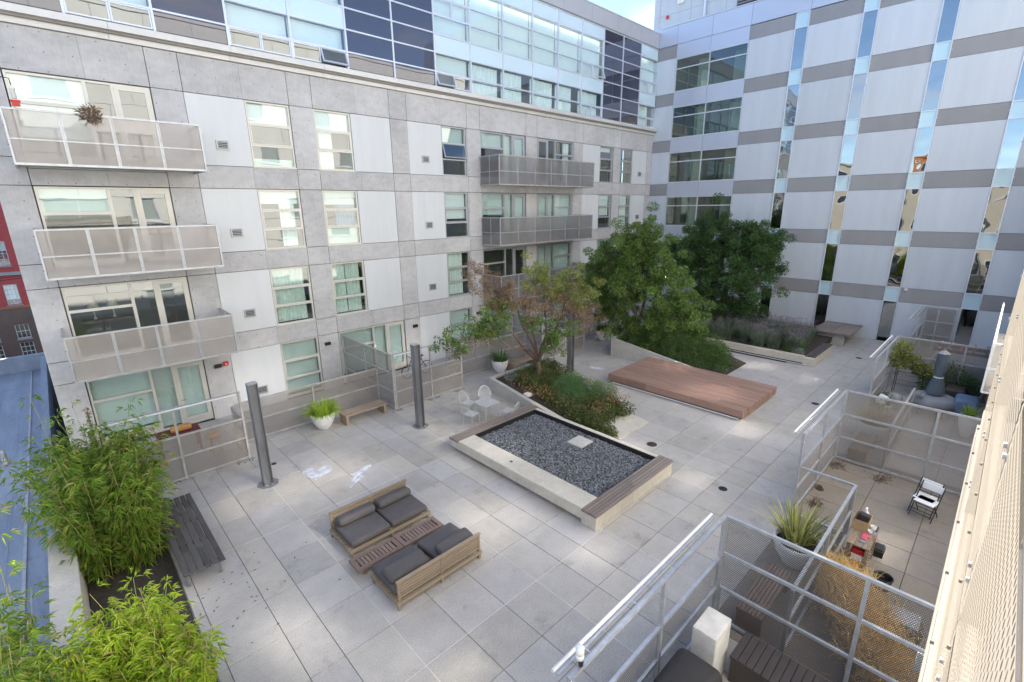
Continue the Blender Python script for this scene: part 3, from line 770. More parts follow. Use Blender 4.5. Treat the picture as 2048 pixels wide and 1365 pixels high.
# ------------------------------------------------------------------ building B (white panels with slim mirror windows)
XB = 34.38
B = thing('panelled_building', (XB, 8, 0), 'tall white panelled building with grey bands and slim vertical mirror windows', 'building')
MB().box(XB+1.6, XB+16, -14, 24, -11.5, 19.0).build('core', 'core', B)
gs_ = [(2.37, 3.18), (5.47, 6.28), (8.52, 9.35), (11.60, 12.38), (14.72, 15.52), (17.75, 18.55)]
ws_ = [(-.05, 2.37)] + [(gs_[k][1], gs_[k+1][0]) for k in range(5)]
slim = [(10.71, 11.44), (7.38, 8.08), (4.06, 4.76), (.70, 1.41), (-2.65, -1.93), (-6.0, -5.3), (-9.35, -8.65)]
pan = [(18.95, YA+.35), (11.44, 14.05)] + [(slim[k+1][1], slim[k][0]) for k in range(6)]
def bpanel(y0, y1, z0, z1, mat, nm, proud=0):
    MB().box(XB-proud, XB+.25, y0+.008, y1-.008, z0+.008, z1-.008).build(nm, mat, B)
for (y0, y1) in pan:
    for (z0, z1) in gs_: bpanel(y0, y1, z0, z1, 'b_grey', 'grey_panel')
    for (z0, z1) in ws_: bpanel(y0, y1, z0, z1, 'b_white', 'white_panel', .012)
for (y0, y1) in slim:
    for sgn, y in ((-1, y0), (1, y1)):
        MB().box(XB-.07, XB+.2, y-.045 if sgn > 0 else y, y if sgn > 0 else y+.045, .02, 18.55).build('window_jamb', 'frame_light', B)
    for (z0, z1) in gs_:
        MB().box(XB-.045, XB+.19, y0+.046, y1-.046, z0-.02, z0+.03).build('transom', 'frame_light', B)
        MB().box(XB-.045, XB+.19, y0+.046, y1-.046, z1-.03, z1+.02).build('transom', 'frame_light', B)
        MB().box(XB+.0, XB+.02, y0+.046, y1-.046, z0+.03, z1-.03).build('glass_panel', 'spandrel_b', B)
        for y in (y0 - .03, y1 + .03): MB().box(XB-.05, XB-.013, y-.02, y+.02, (z0+z1)/2-.015, (z0+z1)/2+.015).build('clip', 'frame_light', B)
    for k, (z0, z1) in enumerate(ws_):
        z0 = max(z0, .20)
        MB().box(XB+.0, XB+.012, y0+.046, y1-.046, z0+.02, z1-.02).build('pane', 'glass_b', B)
    MB().box(XB+.9, XB+.95, y0-.3, y1+.3, 0, 18.5).build('inner_wall', 'core', B)
# four wide windows in the far corner
bw = [(3.26, 5.38), (6.33, 8.44), (9.42, 11.53), (12.48, 14.58), (15.55, 17.68)]
prev = .02
for (z0, z1) in bw:
    for (a, b) in ((14.05, 16.52), (16.52, 18.95)):
        if prev < .1: bpanel(a, b, -.05, z0, 'b_white', 'white_panel')
        else: bpanel(a, b, prev, z0, 'b_metal', 'metal_panel', .01)
    prev = z1
    mb = MB(); f = .06
    for (y0, y1, za, zb_) in ((14.05, 18.95, z0, z0+f), (14.05, 18.95, z1-f, z1), (14.05, 14.05+f, z0+f, z1-f), (18.95-f, 18.95, z0+f, z1-f), (16.49, 16.55, z0+f, z1-f)):
        mb.box(XB-.02, XB+.15, y0+.01, y1-.01, za, zb_)
    zt = z1 - .66; mb.box(XB-.018, XB+.148, 14.1, 16.49, zt-.03, zt+.03); mb.box(XB-.018, XB+.148, 16.55, 18.9, zt-.03, zt+.03)
    w_ = mb.build('window', 'frame_light', B)
    for (y0, y1) in ((14.11, 16.49), (16.55, 18.89)):
        for (za, zb_) in ((z0+f, zt-.03), (zt+.03, z1-f)): MB().box(XB+.05, XB+.058, y0, y1, za, zb_).build('pane', 'glass_big', w_)
    MB().box(XB+.16, XB+1.55, 14.1, 18.9, z1+.02, z1+.3).build('ceiling', 'room', w_)
    MB().box(XB+.16, XB+1.55, 14.1, 18.9, z0-.3, z0-.02).build('room_floor', 'room', w_)
    for (a, b) in ((14.3, 15.4), (17.2, 17.9)): MB().box(XB+1.3, XB+1.34, a, b, z0, z1).build('inner_panel', 'blind_white', w_)
for (a, b) in ((14.05, 16.52), (16.52, 18.95)): bpanel(a, b, 17.68, 18.58, 'b_metal', 'metal_panel', .01)
yy = [24.0, YA+.55, 18.97, 16.50, 14.02, 10.7, 7.4, 4.1, .7, -2.6, -6, -9.4, -13.9]
for k in range(len(yy) - 1): bpanel(yy[k+1], yy[k], 18.585, 19.78, 'b_metal', 'parapet_panel', .015)
MB().box(XB-.05, XB+.4, -14, 24, 19.785, 19.83).build('coping', 'frame_light', B)
# set-back plant storey on the roof
pb = MB().box(38, 50, -14, 23.1, 19.0, 27).build('roof_storey', 'b_white', B)
for y in (22.6, 20.05, 17.4, 14.5, 11.5): MB().box(37.985, 37.999, y-.015, y+.015, 19.1, 27).build('panel_joint', 'frame_grey', pb)
for z in (21.92, 24.3): MB().box(37.985, 37.999, -14, 23.05, z-.015, z+.015).build('panel_joint', 'frame_grey', pb)
lv = MB().box(37.93, 37.98, 12.4, 16.6, 21.0, 23.4).build('louvre', 'vent_dark', pb)
for k in range(14): MB().box(37.86, 37.93, 12.4, 16.6, 21.02 + k*.17, 21.08 + k*.17).build('louvre_blade', 'b_grey', pb)
MB().cbox(37.8, 37.97, 20.6, 21.1, 22.4, 22.75, .02).build('wall_light', 'pot', pb)
MB().lathe((37.9, 21.9, 21.75), [(.10, -.1), (.10, .1)], 12).build('fire_alarm', 'red_plastic', pb)
MB().tube([(37.85, 18.9, 19.9), (37.85, 18.9, 27)], .10, 8).build('downpipe', 'frame_light', pb)
cm = MB().lathe((XB-.07, 3.83, 3.06), [(.02, .10), (.09, .09), (.10, .04), (.07, -.02), (.02, -.05)], 14).build('security_camera', 'white_plastic', B, True)

# ------------------------------------------------------------------ building C (own building: cream metal, balconies, windows facing the court)
YC = -1.75
C = thing('balcony_building', (12, YC, 0), 'cream metal clad building with perforated balcony guards at the right edge', 'building')
MB().box(-14, 34.3, YC-12, YC-1.0, -11.5, 20.3).build('core', 'c_wall', C)
c_rows = [(-.05, .3, []), (.3, 2.4, [(-9, -7.2), (-3, -1.2), (4.5, 6.3), (9.5, 11.5), (13, 14.6), (18.5, 20.5), (27.5, 29.3)]), (2.4, 5.5, [(5.2, 6.2)]),  # unseen window rows, laid out so their reflected sun pools on the paving
          (5.5, 6.35, [(-10, -8.4), (5.5, 7.0), (9.8, 11.3), (14.2, 15.6), (18.6, 20.4), (26, 27.5)]), (6.35, 7.2, []),
          (7.2, 8.7, [(-11, -9), (-6, -4), (.3, 3.6), (4.7, 6.2), (9.2, 11.6), (15.2, 16.8), (21, 23), (27.5, 29)]), (8.7, 9.5, []),
          (9.5, 10.4, [(-8, -6.5), (-2, -.6), (2.2, 5.7), (7.6, 8.7), (12.6, 14.6), (17.6, 19), (24, 25.6)]), (10.4, 11.4, []),
          (11.4, 12.8, [(-11, -8.5), (-4, -1.5), (2.2, 3.6), (7.6, 11.6), (13.6, 15), (20, 22), (26, 28)]), (12.8, 14.6, []),
          (14.6, 15.8, [(-7, -5), (1, 3), (9.0, 11.0), (13.0, 14.2), (17, 19.5), (25, 27)]), (15.8, 17.8, []),
          (17.8, 19.2, [(-10, -7), (-2, 1), (5, 7), (11.8, 15), (18, 21.2), (24, 25.6), (29, 31)]), (19.2, 20.3, [])]
for z0, z1, wl_ in c_rows:
    x = -14.0
    for (a, b) in wl_ + [(34.3, 34.3)]:
        n = max(1, int((a - x) / 2.6))
        for k in range(n):
            MB().box(x + (a-x)*k/n + .01, x + (a-x)*(k+1)/n - .01, YC-.9, YC, z0+.01, z1-.01).build('cladding_panel', 'c_wall', C)
        if b > a:
            fm = MB(); frame_rect(fm, a, b, z0, z1, .06, YC-.14, YC-.02)
            nm = max(1, round((b-a)/1.4))
            for q in range(1, nm): fm.box(a+(b-a)*q/nm-.03, a+(b-a)*q/nm+.03, YC-.14, YC-.02, z0+.06, z1-.06)
            fm.box(a-.12, b+.12, YC+.002, YC+.06, z1, z1+.09); fm.box(a-.12, b+.12, YC+.002, YC+.06, z0-.09, z0)
            w_ = fm.build('window', 'tube', C)
            for q in range(nm): MB().box(a+(b-a)*q/nm+.03, a+(b-a)*(q+1)/nm-.03, YC-.09, YC-.084, z0+.06, z1-.06).build('pane', 'glass_c', w_)
        x = b
MB().box(-14, 34.3, YC-.9, YC+.06, 20.31, 20.5).build('coping', 'c_wall', C)
# own balcony: floor, perforated guard seen from outside at the right edge of the view
g0, g1, gy = -1.6, 4.45, -.063
own = MB().box(g0, g1, YC+.002, gy-.10, 6.20, 6.36).build('balcony', 'wood_dark', C)
pn = [g0, -.35, 1.25, 2.85, g1]
for k in range(4):
    for (za, zb_) in ((6.42, 6.93), (6.95, 7.44)):
        MB().sheet([(pn[k]+.01, gy, za), (pn[k+1]-.01, gy, za), (pn[k+1]-.01, gy, zb_), (pn[k]+.01, gy, zb_)]).build('mesh_panel', 'mesh_guard', own)
fr = MB()
fr.box(g0, g1, gy-.055, gy-.004, 7.44, 7.49)
fr.box(g0, g1, gy-.050, gy+.004, 6.375, 6.415)
fr.box(g0, g1, gy-.040, gy-.002, 6.925, 6.955)
for x in pn: fr.box(x-.018, x+.018, gy-.05, gy-.002, 6.416, 7.438)
fr.box(g1-.012, g1+.012, YC, gy-.056, 6.95, 6.98); fr.box(g1-.012, g1+.012, YC, gy-.056, 7.44, 7.49)
fr.build('guard_frame', 'cream_paint', own)
for k in range(24):
    x = g0 + .25 + k * .25
    MB().lathe((x, gy+.006, 6.94), [(.004, -.004), (.004, .004)], 8).build('bolt', 'cream_paint', own)
for x in pn[1:]:
    for z in (6.55, 6.80, 7.06, 7.34):
        for dx in (-.03, .03): MB().cbox(x+dx-.005, x+dx+.005, gy+.001, gy+.007, z-.005, z+.005, .001).build('bolt', 'galv_old', own)
angle = MB(); angle.box(g0, g1, gy+.01, gy+.016, 6.20, 6.30); MB().box(g0, g1, gy-.098, gy+.009, 6.288, 6.299).build('edge_flange', 'ledge_dark', own)  # flange coloured dark to stand for the shaded gap behind the lip
angle.build('edge_angle', 'cream_paint', own)
for k in range(13):
    x = g0 + .3 + k * .46; MB().box(x-.004, x+.004, gy-.05, gy+.014, 6.345, 6.358).build('bracket', 'cream_paint', own)
# lower balcony further along
bx0, bx1 = 19.2, 27.6
b2 = MB().box(bx0+.02, bx1-.02, YC+.002, -.14, 2.40, 2.58).build('balcony', 'concrete_plain', C)
fm = MB()
for z in (2.36, 3.10, 3.84): fm.bar((bx0, -.10, z), (bx1, -.10, z), .05, .05); fm.bar((bx0, -.10, z), (bx0, YC, z), .05, .05)
for k in range(7): x = bx0 + (bx1-bx0)*k/6; fm.bar((x, -.10, 2.36), (x, -.10, 3.84), .045, .05)
fm.build('guard_frame', 'tube', b2)
for k in range(6):
    xa = bx0 + (bx1-bx0)*k/6 + .03; xb = bx0 + (bx1-bx0)*(k+1)/6 - .03
    for za, zb_ in ((2.39, 3.07), (3.13, 3.81)): MB().sheet([(xa, -.11, za), (xb, -.11, za), (xb, -.11, zb_), (xa, -.11, zb_)]).build('mesh_panel', 'mesh_far', b2)
MB().sheet([(bx0, -.13, 2.39), (bx0, YC, 2.39), (bx0, YC, 3.81), (bx0, -.13, 3.81)]).build('mesh_panel', 'mesh_far', b2)

# ------------------------------------------------------------------ neighbours
def plain_building(name, label, x0, x1, y0, y1, z0, z1, mat, face, wmat, nz, nu, wfrac=.5, hfrac=.55, fmat='tube'):
    t = thing(name, ((x0+x1)/2, (y0+y1)/2, z0), label, 'building')
    MB().box(x0, x1, y0, y1, z0, z1).build('wall', mat, t)
    MB().box(x0-.15, x1+.15, y0-.15, y1+.15, z1+.002, z1+.4).build('coping', mat, t)
    H = (z1-z0) / nz
    for k in range(nz):
        for i in range(nu):
            za = z0 + H*k + H*(1-hfrac)*.6; zb_ = za + H*hfrac
            if face == '+x':
                L = (y1-y0)/nu; a = y0 + L*i + L*(1-wfrac)/2; b = a + L*wfrac
                fm = MB(); fm.box(x1+.002, x1+.08, a, b, za, zb_); w_ = fm.build('window', fmat, t)
                MB().box(x1+.082, x1+.09, a+.1, b-.1, za+.1, zb_-.1).build('pane', wmat, w_)
            else:
                L = (x1-x0)/nu; a = x0 + L*i + L*(1-wfrac)/2; b = a + L*wfrac
                fm = MB(); fm.box(a, b, y0-.08, y0-.002, za, zb_); w_ = fm.build('window', fmat, t)
                MB().box(a+.1, b-.1, y0-.09, y0-.082, za+.1, zb_-.1).build('pane', wmat, w_)
    return t
# red and brown building past the blue roof, seen at the left edge
rb = thing('brick_building', (-8, 80, -4), 'red painted brick building with brown ground storeys beyond the blue roof', 'building')
S_ = 1.6
def zz(z50): return 7.8 + (z50 - 7.8) * S_
cxs = [(-9.75, -8.56), (-7.15, -5.96), (-4.55, -3.36)]
for (a, b) in ((-30, -9.76), (-8.55, -7.16), (-5.95, -4.56), (-3.35, 6)):
    MB().box(a, b, 79.5, 79.99, zz(1.2)+.01, zz(11.5)).build('pier', 'brick_red', rb); MB().box(a, b, 79.52, 79.99, -11.5, zz(1.2)-.01).build('pier', 'brick_brown', rb)
for (a, b) in cxs:
    for z0, z1, m_ in ((-11.5, zz(-2.9)-.01, 'brick_brown'), (zz(-1.45)+.01, zz(-1.15)-.01, 'brick_brown'), (zz(-.1)+.01, zz(1.15), 'brick_brown'), (zz(1.2), zz(1.4)-.01, 'brick_red'), (zz(2.85)+.01, zz(4.2)-.01, 'brick_red'), (zz(5.9)+.01, zz(7.2)-.01, 'brick_red'), (zz(8.8)+.01, zz(11.5), 'brick_red')):
        MB().box(a-.008, b+.008, 79.53, 79.985, z0, z1).build('spandrel', m_, rb)
MB().box(-30, 6, 80.3, 95, zz(1.2), zz(11.5)).build('wall', 'brick_red', rb)
MB().box(-30, 6, 80.32, 95, -11.5, zz(1.2)-.01).build('wall', 'brick_brown', rb)
MB().box(-30, 6, 79.40, 79.49, zz(3.5), zz(3.75)).build('string_course', 'b_grey', rb)
MB().box(-30, 6, 79.42, 79.49, zz(1.15), zz(1.3)).build('string_course', 'terracotta', rb)
def sash_window(x0, x1, z0, z1, nx, nz, white=.4):
    fm = MB(); frame_rect(fm, x0, x1, z0, z1, .07, 79.84, 80.0)
    for i in range(1, nx): x = x0 + (x1-x0)*i/nx; fm.box(x-.02, x+.02, 79.86, 79.99, z0+.07, z1-.07)
    for k in range(1, nz): z = z0 + (z1-z0)*k/nz; fm.box(x0+.07, x1-.07, 79.85, 79.985, z-.025, z+.025)
    w_ = fm.build('window', 'tube', rb)
    MB().box(x0+.07, x1-.07, 79.93, 79.94, z0+.07, z1-.07).build('pane', 'glass_clear', w_)
    if white: MB().box(x0+.07, x1-.07, 79.97, 79.98, z1-(z1-z0)*white, z1-.07).build('blind', 'blind_white', w_)
    MB().box(x0-.1, x1+.1, 79.38, 79.48, z0-.14, z0-.005).build('sill', 'b_grey', w_)
for dx in (0, -2.6, -5.2):
    xa, xb_ = -4.54+dx, -3.37+dx
    sash_window(xa, xb_, zz(1.40), zz(2.85), 4, 4, .75)
    sash_window(xa, xb_, zz(4.2), zz(5.9), 3, 4, .4)
    sash_window(xa, xb_, zz(7.2), zz(8.8), 3, 4, .3)
    sash_window(xa, xb_, zz(-1.15), zz(-.1), 3, 2, 0)
    sash_window(xa, xb_, zz(-2.9), zz(-1.45), 3, 4, 0)
for k, (x, z) in enumerate(((-4.6, 1.0), (-4.4, -2.0))):
    pass
wire = MB()
for z0, z1, y in ((2.1, 2.55, 60), (1.6, 2.2, 62), (2.9, 2.2, 64)):
    wire.tube([(-12 + t*1.3, y, z0 + (z1-z0)*t/8 - .12*math.sin(math.pi*t/8)) for t in range(9)], .025, 4)
tag(wire.build('power_line', 'rubber'), 'dark overhead power lines in front of the red brick building', 'power line')
# buildings across the street to the west: the slim windows mirror them
plain_building('beige_building', 'long beige office block across the street, mirrored in the slim windows', -60, -44, -14, 18, -11.5, 12.2, 'beige', '+x', 'glass_b', 4, 9, .62, .5)
plain_building('rust_building', 'rust clad tower storey mirrored in a slim window', -72, -60.5, 10, 17, -11.5, 17.0, 'orange', '+x', 'glass_b', 5, 3, .6, .5)
plain_building('cream_building', 'cream corner block across the street, mirrored at the right edge', -58, -44, 22, 44, -11.5, 15.0, 'beige', '+x', 'glass_b', 5, 7, .6, .5)
# roofs behind the own building, mirrored in the glazed top storey
plain_building('roof_house', 'tan gabled block rising behind the own building, mirrored in the top glazing', -14, 16, -40, -22, -11.5, 25.0, 'beige', '-y', 'glass_b', 7, 8)

# ------------------------------------------------------------------ steel columns
for k, (x, y, lab) in enumerate(((3.37, 14.06, 'dark steel column beside the front left patio fence'), (8.74, 14.12, 'dark steel column in front of the corner patio fence, between the two benches'), (17.43, 14.10, 'dark steel column standing behind the brown leaved tree'))):
    t = thing('steel_column', (x, y, 0), lab, 'column', 'steel columns in the courtyard')
    m = MB(); h = 3.15
    m.box(x-.125, x-.110, y-.12, y+.12, .012, h); m.box(x+.110, x+.125, y-.12, y+.12, .012, h); m.box(x-.110, x+.110, y-.008, y+.008, .012, h)
    m.build('shaft', 'steel_dark', t)
    MB().box(x-.13, x+.13, y-.125, y+.125, h+.001, h+.02).build('cap_plate', 'galv', t)
    MB().lathe((x, y, .001), [(.30, 0), (.30, .010)], 8).build('base_plate', 'steel_dark', t)
    for dx in (-.07, .07):
        for dy in (-.17, .17): MB().lathe((x+dx, y+dy, .0115), [(.018, 0), (.018, .03)], 6).build('bolt', 'galv', t)

# ------------------------------------------------------------------ mesh fences
def fence_run(name, label, axis, a0, a1, c, posts, rails, panels, mesh, metal='galv', tubeoff=None, group=None, w=.06, th=2.3):
    """axis 'x': runs along X at Y=c; axis 'y': runs along Y at X=c.  posts: list of (position, top); rails: (z, from, to); panels: (from, to, z0, z1)"""
    P = (lambda s, z, o=0.: (s, c+o, z)) if axis == 'x' else (lambda s, z, o=0.: (c+o, s, z))
    t = thing(name, P((a0+a1)/2, 0), label, 'fence', group)
    for s, top in posts: MB().bar(P(s, .02), P(s, top), w, w).build('post', metal, t)
    for z, s0, s1 in rails: MB().bar(P(s0, z), P(s1, z), w*.9, w*.9).build('rail', metal, t)
    for s0, s1, z0, z1 in panels:
        MB().sheet([P(s0, z0, .01), P(s1, z0, .01), P(s1, z1, .01), P(s0, z1, .01)]).build('mesh_panel', mesh, t)
    if tubeoff:
        o, s0, s1, z = tubeoff
        lt = MB(); lt.tube([P(s0, z, o), P(s1, z, o)], .026, 10)
        lo = lt.build('light_tube', 'tube', t)
        lt2 = MB(); lt2.bar(P(s0+.02, z-.025, o*.68), P(s1-.02, z-.025, o*.68), .03, .02); lt2.build('tube_rail', 'galv', t)
        n = max(3, int(abs(s1-s0)))
        for k in range(n):
            s = s0 + (s1-s0)*(k+.5)/n; MB().bar(P(s, z-.03, 0), P(s, z-.03, o), .03, .012).build('bracket', 'galv', t)
    return t
FG = 'mesh patio fences on the concrete facade side'
FG2 = 'mesh patio fences on the near side'
def front(name, label, x0, x1, y, off, mesh, metal, group):
    xm = (x0+x1)/2 + .05
    return fence_run(name, label, 'x', x0, x1, y, [(x0, 2.33), (xm, 2.3), (x1, 2.33)], [(2.3, x0+.03, x1-.03), (1.42, x0+.03, x1-.03), (.76, x0+.03, x1-.03), (.07, x0+.03, x1-.03)],
                     [(x0+.03, xm-.03, .10, .73), (xm+.03, x1-.03, .10, .73), (x0+.03, xm-.03, .79, 1.39), (xm+.03, x1-.03, .79, 1.39)], mesh, metal, (off, x0-.1, x1-.12, 2.33), group)
def divider(name, label, x, y0, y1, mesh, metal, group):
    ym = (y0+y1)/2 + .1
    return fence_run(name, label, 'y', y0, y1, x, [(y0, 2.3), (ym, 2.27), (y1, 2.3)], [(2.3, y0, y1), (1.53, y0, y1), (.77, y0, y1), (.07, y0, y1)],
                     [(y0+.03, ym-.03, .1, .74), (ym+.03, y1-.03, .1, .74), (y0+.03, ym-.03, .8, 1.5), (ym+.03, y1-.03, .8, 1.5), (y0+.03, ym-.03, 1.56, 2.27), (ym+.03, y1-.03, 1.56, 2.27)], mesh, metal, None, group)
def low(name, label, x0, x1, y, h, mesh, metal, group, n=2):
    ps = [x0 + (x1-x0)*k/n for k in range(n+1)]
    return fence_run(name, label, 'x', x0, x1, y, [(p, h) for p in ps], [(h, x0+.03, x1-.03), (h*.52, x0+.03, x1-.03), (.07, x0+.03, x1-.03)],
                     [q for k in range(n) for q in ((ps[k]+.03, ps[k+1]-.03, .1, h*.52-.03), (ps[k]+.03, ps[k+1]-.03, h*.52+.03, h-.03))], mesh, metal, None, group)
# facade side
front('patio_fence', 'mesh patio fence with white light tube, behind the big bamboo clump', -.15, 3.44, 16.05, -.2, 'mesh_mid', 'galv_old', FG)
fence_run('patio_side_fence', 'short mesh return fence beside the leftmost steel column', 'y', 16.1, 17.30, 3.44, [(17.3, 1.45)], [(1.42, 16.1, 17.3), (.76, 16.1, 17.3), (.07, 16.1, 17.3)], [(16.13, 17.27, .1, .73), (16.13, 17.27, .79, 1.39)], 'mesh_mid', 'galv_old')
low('low_patio_fence', 'low mesh fence behind the lime grass pot', 3.50, 8.80, 17.30, 1.48, 'mesh_mid', 'galv_old', FG)
divider('divider_fence', 'tall mesh divider fence running back to the concrete wall behind the wooden bench', 8.84, 16.06, 20.3, 'mesh_mid', 'galv_old', FG)
front('patio_fence', 'mesh patio fence with light tube, behind the second steel column', 8.90, 12.22, 16.05, -.2, 'mesh_mid', 'galv_old', FG)
low('low_patio_fence', 'low mesh fence behind the cafe table and tree planter', 12.28, 17.4, 17.2, 1.48, 'mesh_mid', 'galv_old', FG)
divider('divider_fence', 'tall mesh divider fence under the far balconies', 17.5, 16.06, 20.3, 'mesh_mid', 'galv_old', FG)
front('patio_fence', 'mesh patio fence partly hidden by the brown leaved tree', 17.56, 21.0, 16.05, -.2, 'mesh_mid', 'galv_old', FG)
low('low_patio_fence', 'low mesh fence at the far end behind the big green tree', 21.06, 26.1, 17.2, 1.48, 'mesh_mid', 'galv_old', FG)
# near side
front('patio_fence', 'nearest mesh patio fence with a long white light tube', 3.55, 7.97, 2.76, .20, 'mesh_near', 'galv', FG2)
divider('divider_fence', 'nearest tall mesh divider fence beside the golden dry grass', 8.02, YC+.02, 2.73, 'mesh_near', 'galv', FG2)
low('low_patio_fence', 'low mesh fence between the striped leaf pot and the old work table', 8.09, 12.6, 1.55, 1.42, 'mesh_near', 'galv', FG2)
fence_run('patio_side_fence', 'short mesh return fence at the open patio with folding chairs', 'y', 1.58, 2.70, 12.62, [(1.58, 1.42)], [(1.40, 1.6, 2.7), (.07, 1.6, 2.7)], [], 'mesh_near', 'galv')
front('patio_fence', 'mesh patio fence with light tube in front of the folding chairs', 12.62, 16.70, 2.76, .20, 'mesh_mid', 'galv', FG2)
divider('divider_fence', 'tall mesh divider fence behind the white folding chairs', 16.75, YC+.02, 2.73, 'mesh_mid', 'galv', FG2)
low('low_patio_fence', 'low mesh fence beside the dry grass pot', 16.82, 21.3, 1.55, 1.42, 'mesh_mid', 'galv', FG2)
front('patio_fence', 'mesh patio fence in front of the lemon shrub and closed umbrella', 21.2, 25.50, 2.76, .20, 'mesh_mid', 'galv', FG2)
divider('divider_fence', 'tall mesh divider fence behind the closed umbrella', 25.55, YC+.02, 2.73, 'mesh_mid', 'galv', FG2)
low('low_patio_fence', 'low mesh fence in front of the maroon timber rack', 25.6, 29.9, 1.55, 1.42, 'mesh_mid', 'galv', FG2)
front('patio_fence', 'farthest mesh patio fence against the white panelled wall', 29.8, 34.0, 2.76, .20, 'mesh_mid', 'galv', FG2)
divider('divider_fence', 'farthest tall mesh divider fence against the white panelled wall', 34.05, 1.5, 2.73, 'mesh_mid', 'galv', FG2)
# a small lamp on the nearest post
t = thing('post_lamp', (3.75, 2.76, 2.33), 'small white cylinder lamp on the end of the nearest fence rail', 'lamp')
MB().lathe((3.75, 2.76, 2.34), [(.03, 0), (.035, .08), (.02, .09)], 12).build('bracket', 'black', t, False)
MB().lathe((3.75, 2.78, 2.44), [(.055, 0), (.055, .06), (.05, .062), (.05, .07), (.055, .072), (.055, .16), (.04, .175)], 16).build('head', 'white_plastic', t, True)
for x, y in ((1.35, 16.02), (3.3, 15.93), (12.0, 15.92), (10.65, 15.95), (8.9, 15.95)):
    g_ = MB()
    for k in range(22):
        g_.lathe((x+U(-.28, .28), y+U(-.09, .09), .004), [(.02, 0), (.016, .02)], 5, U(.7, 1.3), U(.7, 1.3))
    tag(g_.build('gravel', 'pebble'), 'small patch of dark gravel under a patio fence post', 'gravel', 'gravel patches at the fence posts', kind='stuff')
# ------------------------------------------------------------------ pebble planter with benches
def slat_row(parent, nm, mat, x0, x1, y0, y1, z0, z1, n, along, gap=.012, cuts=1):
    """boards side by side; along = 'x' or 'y' is the board direction"""
    for k in range(n):
        if along == 'y':
            a = x0 + (x1-x0)*k/n + gap/2; b = x0 + (x1-x0)*(k+1)/n - gap/2
            off = (y1-y0)/cuts
            c = y0
            sh = U(-.25, .25)*off if cuts > 1 else 0
            for q in range(cuts):
                d = y1 if q == cuts-1 else y0 + off*(q+1) + sh
                MB().cbox(a, b, c+.004, d-.004, z0, z1 + U(-.001, .001), .006).build(nm, mat, parent); c = d
        else:
            a = y0 + (y1-y0)*k/n + gap/2; b = y0 + (y1-y0)*(k+1)/n - gap/2
            off = (x1-x0)/cuts; c = x0; sh = U(-.25, .25)*off if cuts > 1 else 0
            for q in range(cuts):
                d = x1 if q == cuts-1 else x0 + off*(q+1) + sh
                MB().cbox(c+.004, d-.004, a, b, z0, z1 + U(-.001, .001), .006).build(nm, mat, parent); c = d

pl = thing('pebble_planter', (10.4, 8.9, 0), 'low concrete planter filled with black pebbles, with dark wood bench ends', 'planter')
MB().cbox(8.47, 9.14, 6.38, 11.45, .14, .45, .008).build('rim', 'planter_conc', pl)
MB().cbox(12.10, 12.26, 6.38, 11.45, .0, .45, .008).build('rim', 'planter_conc', pl)
MB().box(8.47, 12.26, 5.93, 6.379, .003, .385).build('bench_base', 'planter_conc', pl)
MB().box(8.47, 12.26, 11.451, 11.9, .14, .385).build('bench_base', 'planter_conc', pl)
MB().box(8.67, 12.2, 6.1, 11.7, -.02, .139).build('plinth', 'planter_conc', pl)
slat_row(pl, 'bench_board', 'wood_grey', 8.44, 12.30, 5.90, 6.38, .388, .452, 5, 'x', .014, 2)
slat_row(pl, 'bench_board', 'wood_grey', 8.44, 12.30, 11.45, 11.93, .388, .452, 5, 'x', .014, 2)
MB().box(9.141, 9.16, 6.40, 11.43, .14, .44).build('liner', 'liner', pl); MB().box(12.08, 12.099, 6.40, 11.43, .14, .44).build('liner', 'liner', pl)
MB().box(9.161, 12.079, 6.381, 6.40, .14, .44).build('liner', 'liner', pl); MB().box(9.161, 12.079, 11.43, 11.449, .14, .44).build('liner', 'liner', pl)
MB().box(9.17, 12.07, 6.41, 11.42, .14, .27).build('gravel_base', 'liner', pl)
pe = MB()
ico = [(0, 0, -1), (.72, -.53, -.45), (-.28, -.85, -.45), (-.89, 0, -.45), (-.28, .85, -.45), (.72, .53, -.45), (.28, -.85, .45), (-.72, -.53, .45), (-.72, .53, .45), (.28, .85, .45), (.89, 0, .45), (0, 0, 1)]
icf = [(0, 1, 2), (1, 0, 5), (0, 2, 3), (0, 3, 4), (0, 4, 5), (1, 5, 10), (2, 1, 6), (3, 2, 7), (4, 3, 8), (5, 4, 9), (1, 10, 6), (2, 6, 7), (3, 7, 8), (4, 8, 9), (5, 9, 10), (6, 10, 11), (7, 6, 11), (8, 7, 11), (9, 8, 11), (10, 9, 11)]
nx_, ny_ = 64, 108
for i in range(nx_):
    for j in range(ny_):
        cx = 9.19 + (12.05-9.19)*(i+U(.1, .9))/nx_; cyy = 6.43 + (11.40-6.43)*(j+U(.1, .9))/ny_
        if 11.1 < cx + U(-.05, .05) and cx < 11.85 and 8.45 < cyy + U(-.05, .05) < 9.15: continue
        a, b, c = U(.028, .046), U(.02, .03), U(.012, .018); t = U(0, math.pi); tx, ty = U(-.4, .4), U(-.4, .4); z = .285 + U(-.008, .022)
        ct, st = math.cos(t), math.sin(t); b0 = len(pe.v)
        for (x, y, zq) in ico:
            X, Y_, Z_ = x*a, y*b, zq*c; Z_ += X*tx + Y_*ty
            pe.v.append((cx + X*ct - Y_*st, cyy + X*st + Y_*ct, z + Z_))
        pe.f += [(p+b0, q+b0, r+b0) for p, q, r in icf]
tag(pe.build('pebbles', 'pebble', pl, smooth=True), kind='stuff')
MB().cbox(11.16, 11.80, 8.5, 9.1, .27, .315, .004).build('access_cover', 'concrete_plain', pl)
MB().lathe((8.80, 9.3, .4505), [(.05, 0), (.05, .004)], 16).build('cap_disc', 'drain', pl)

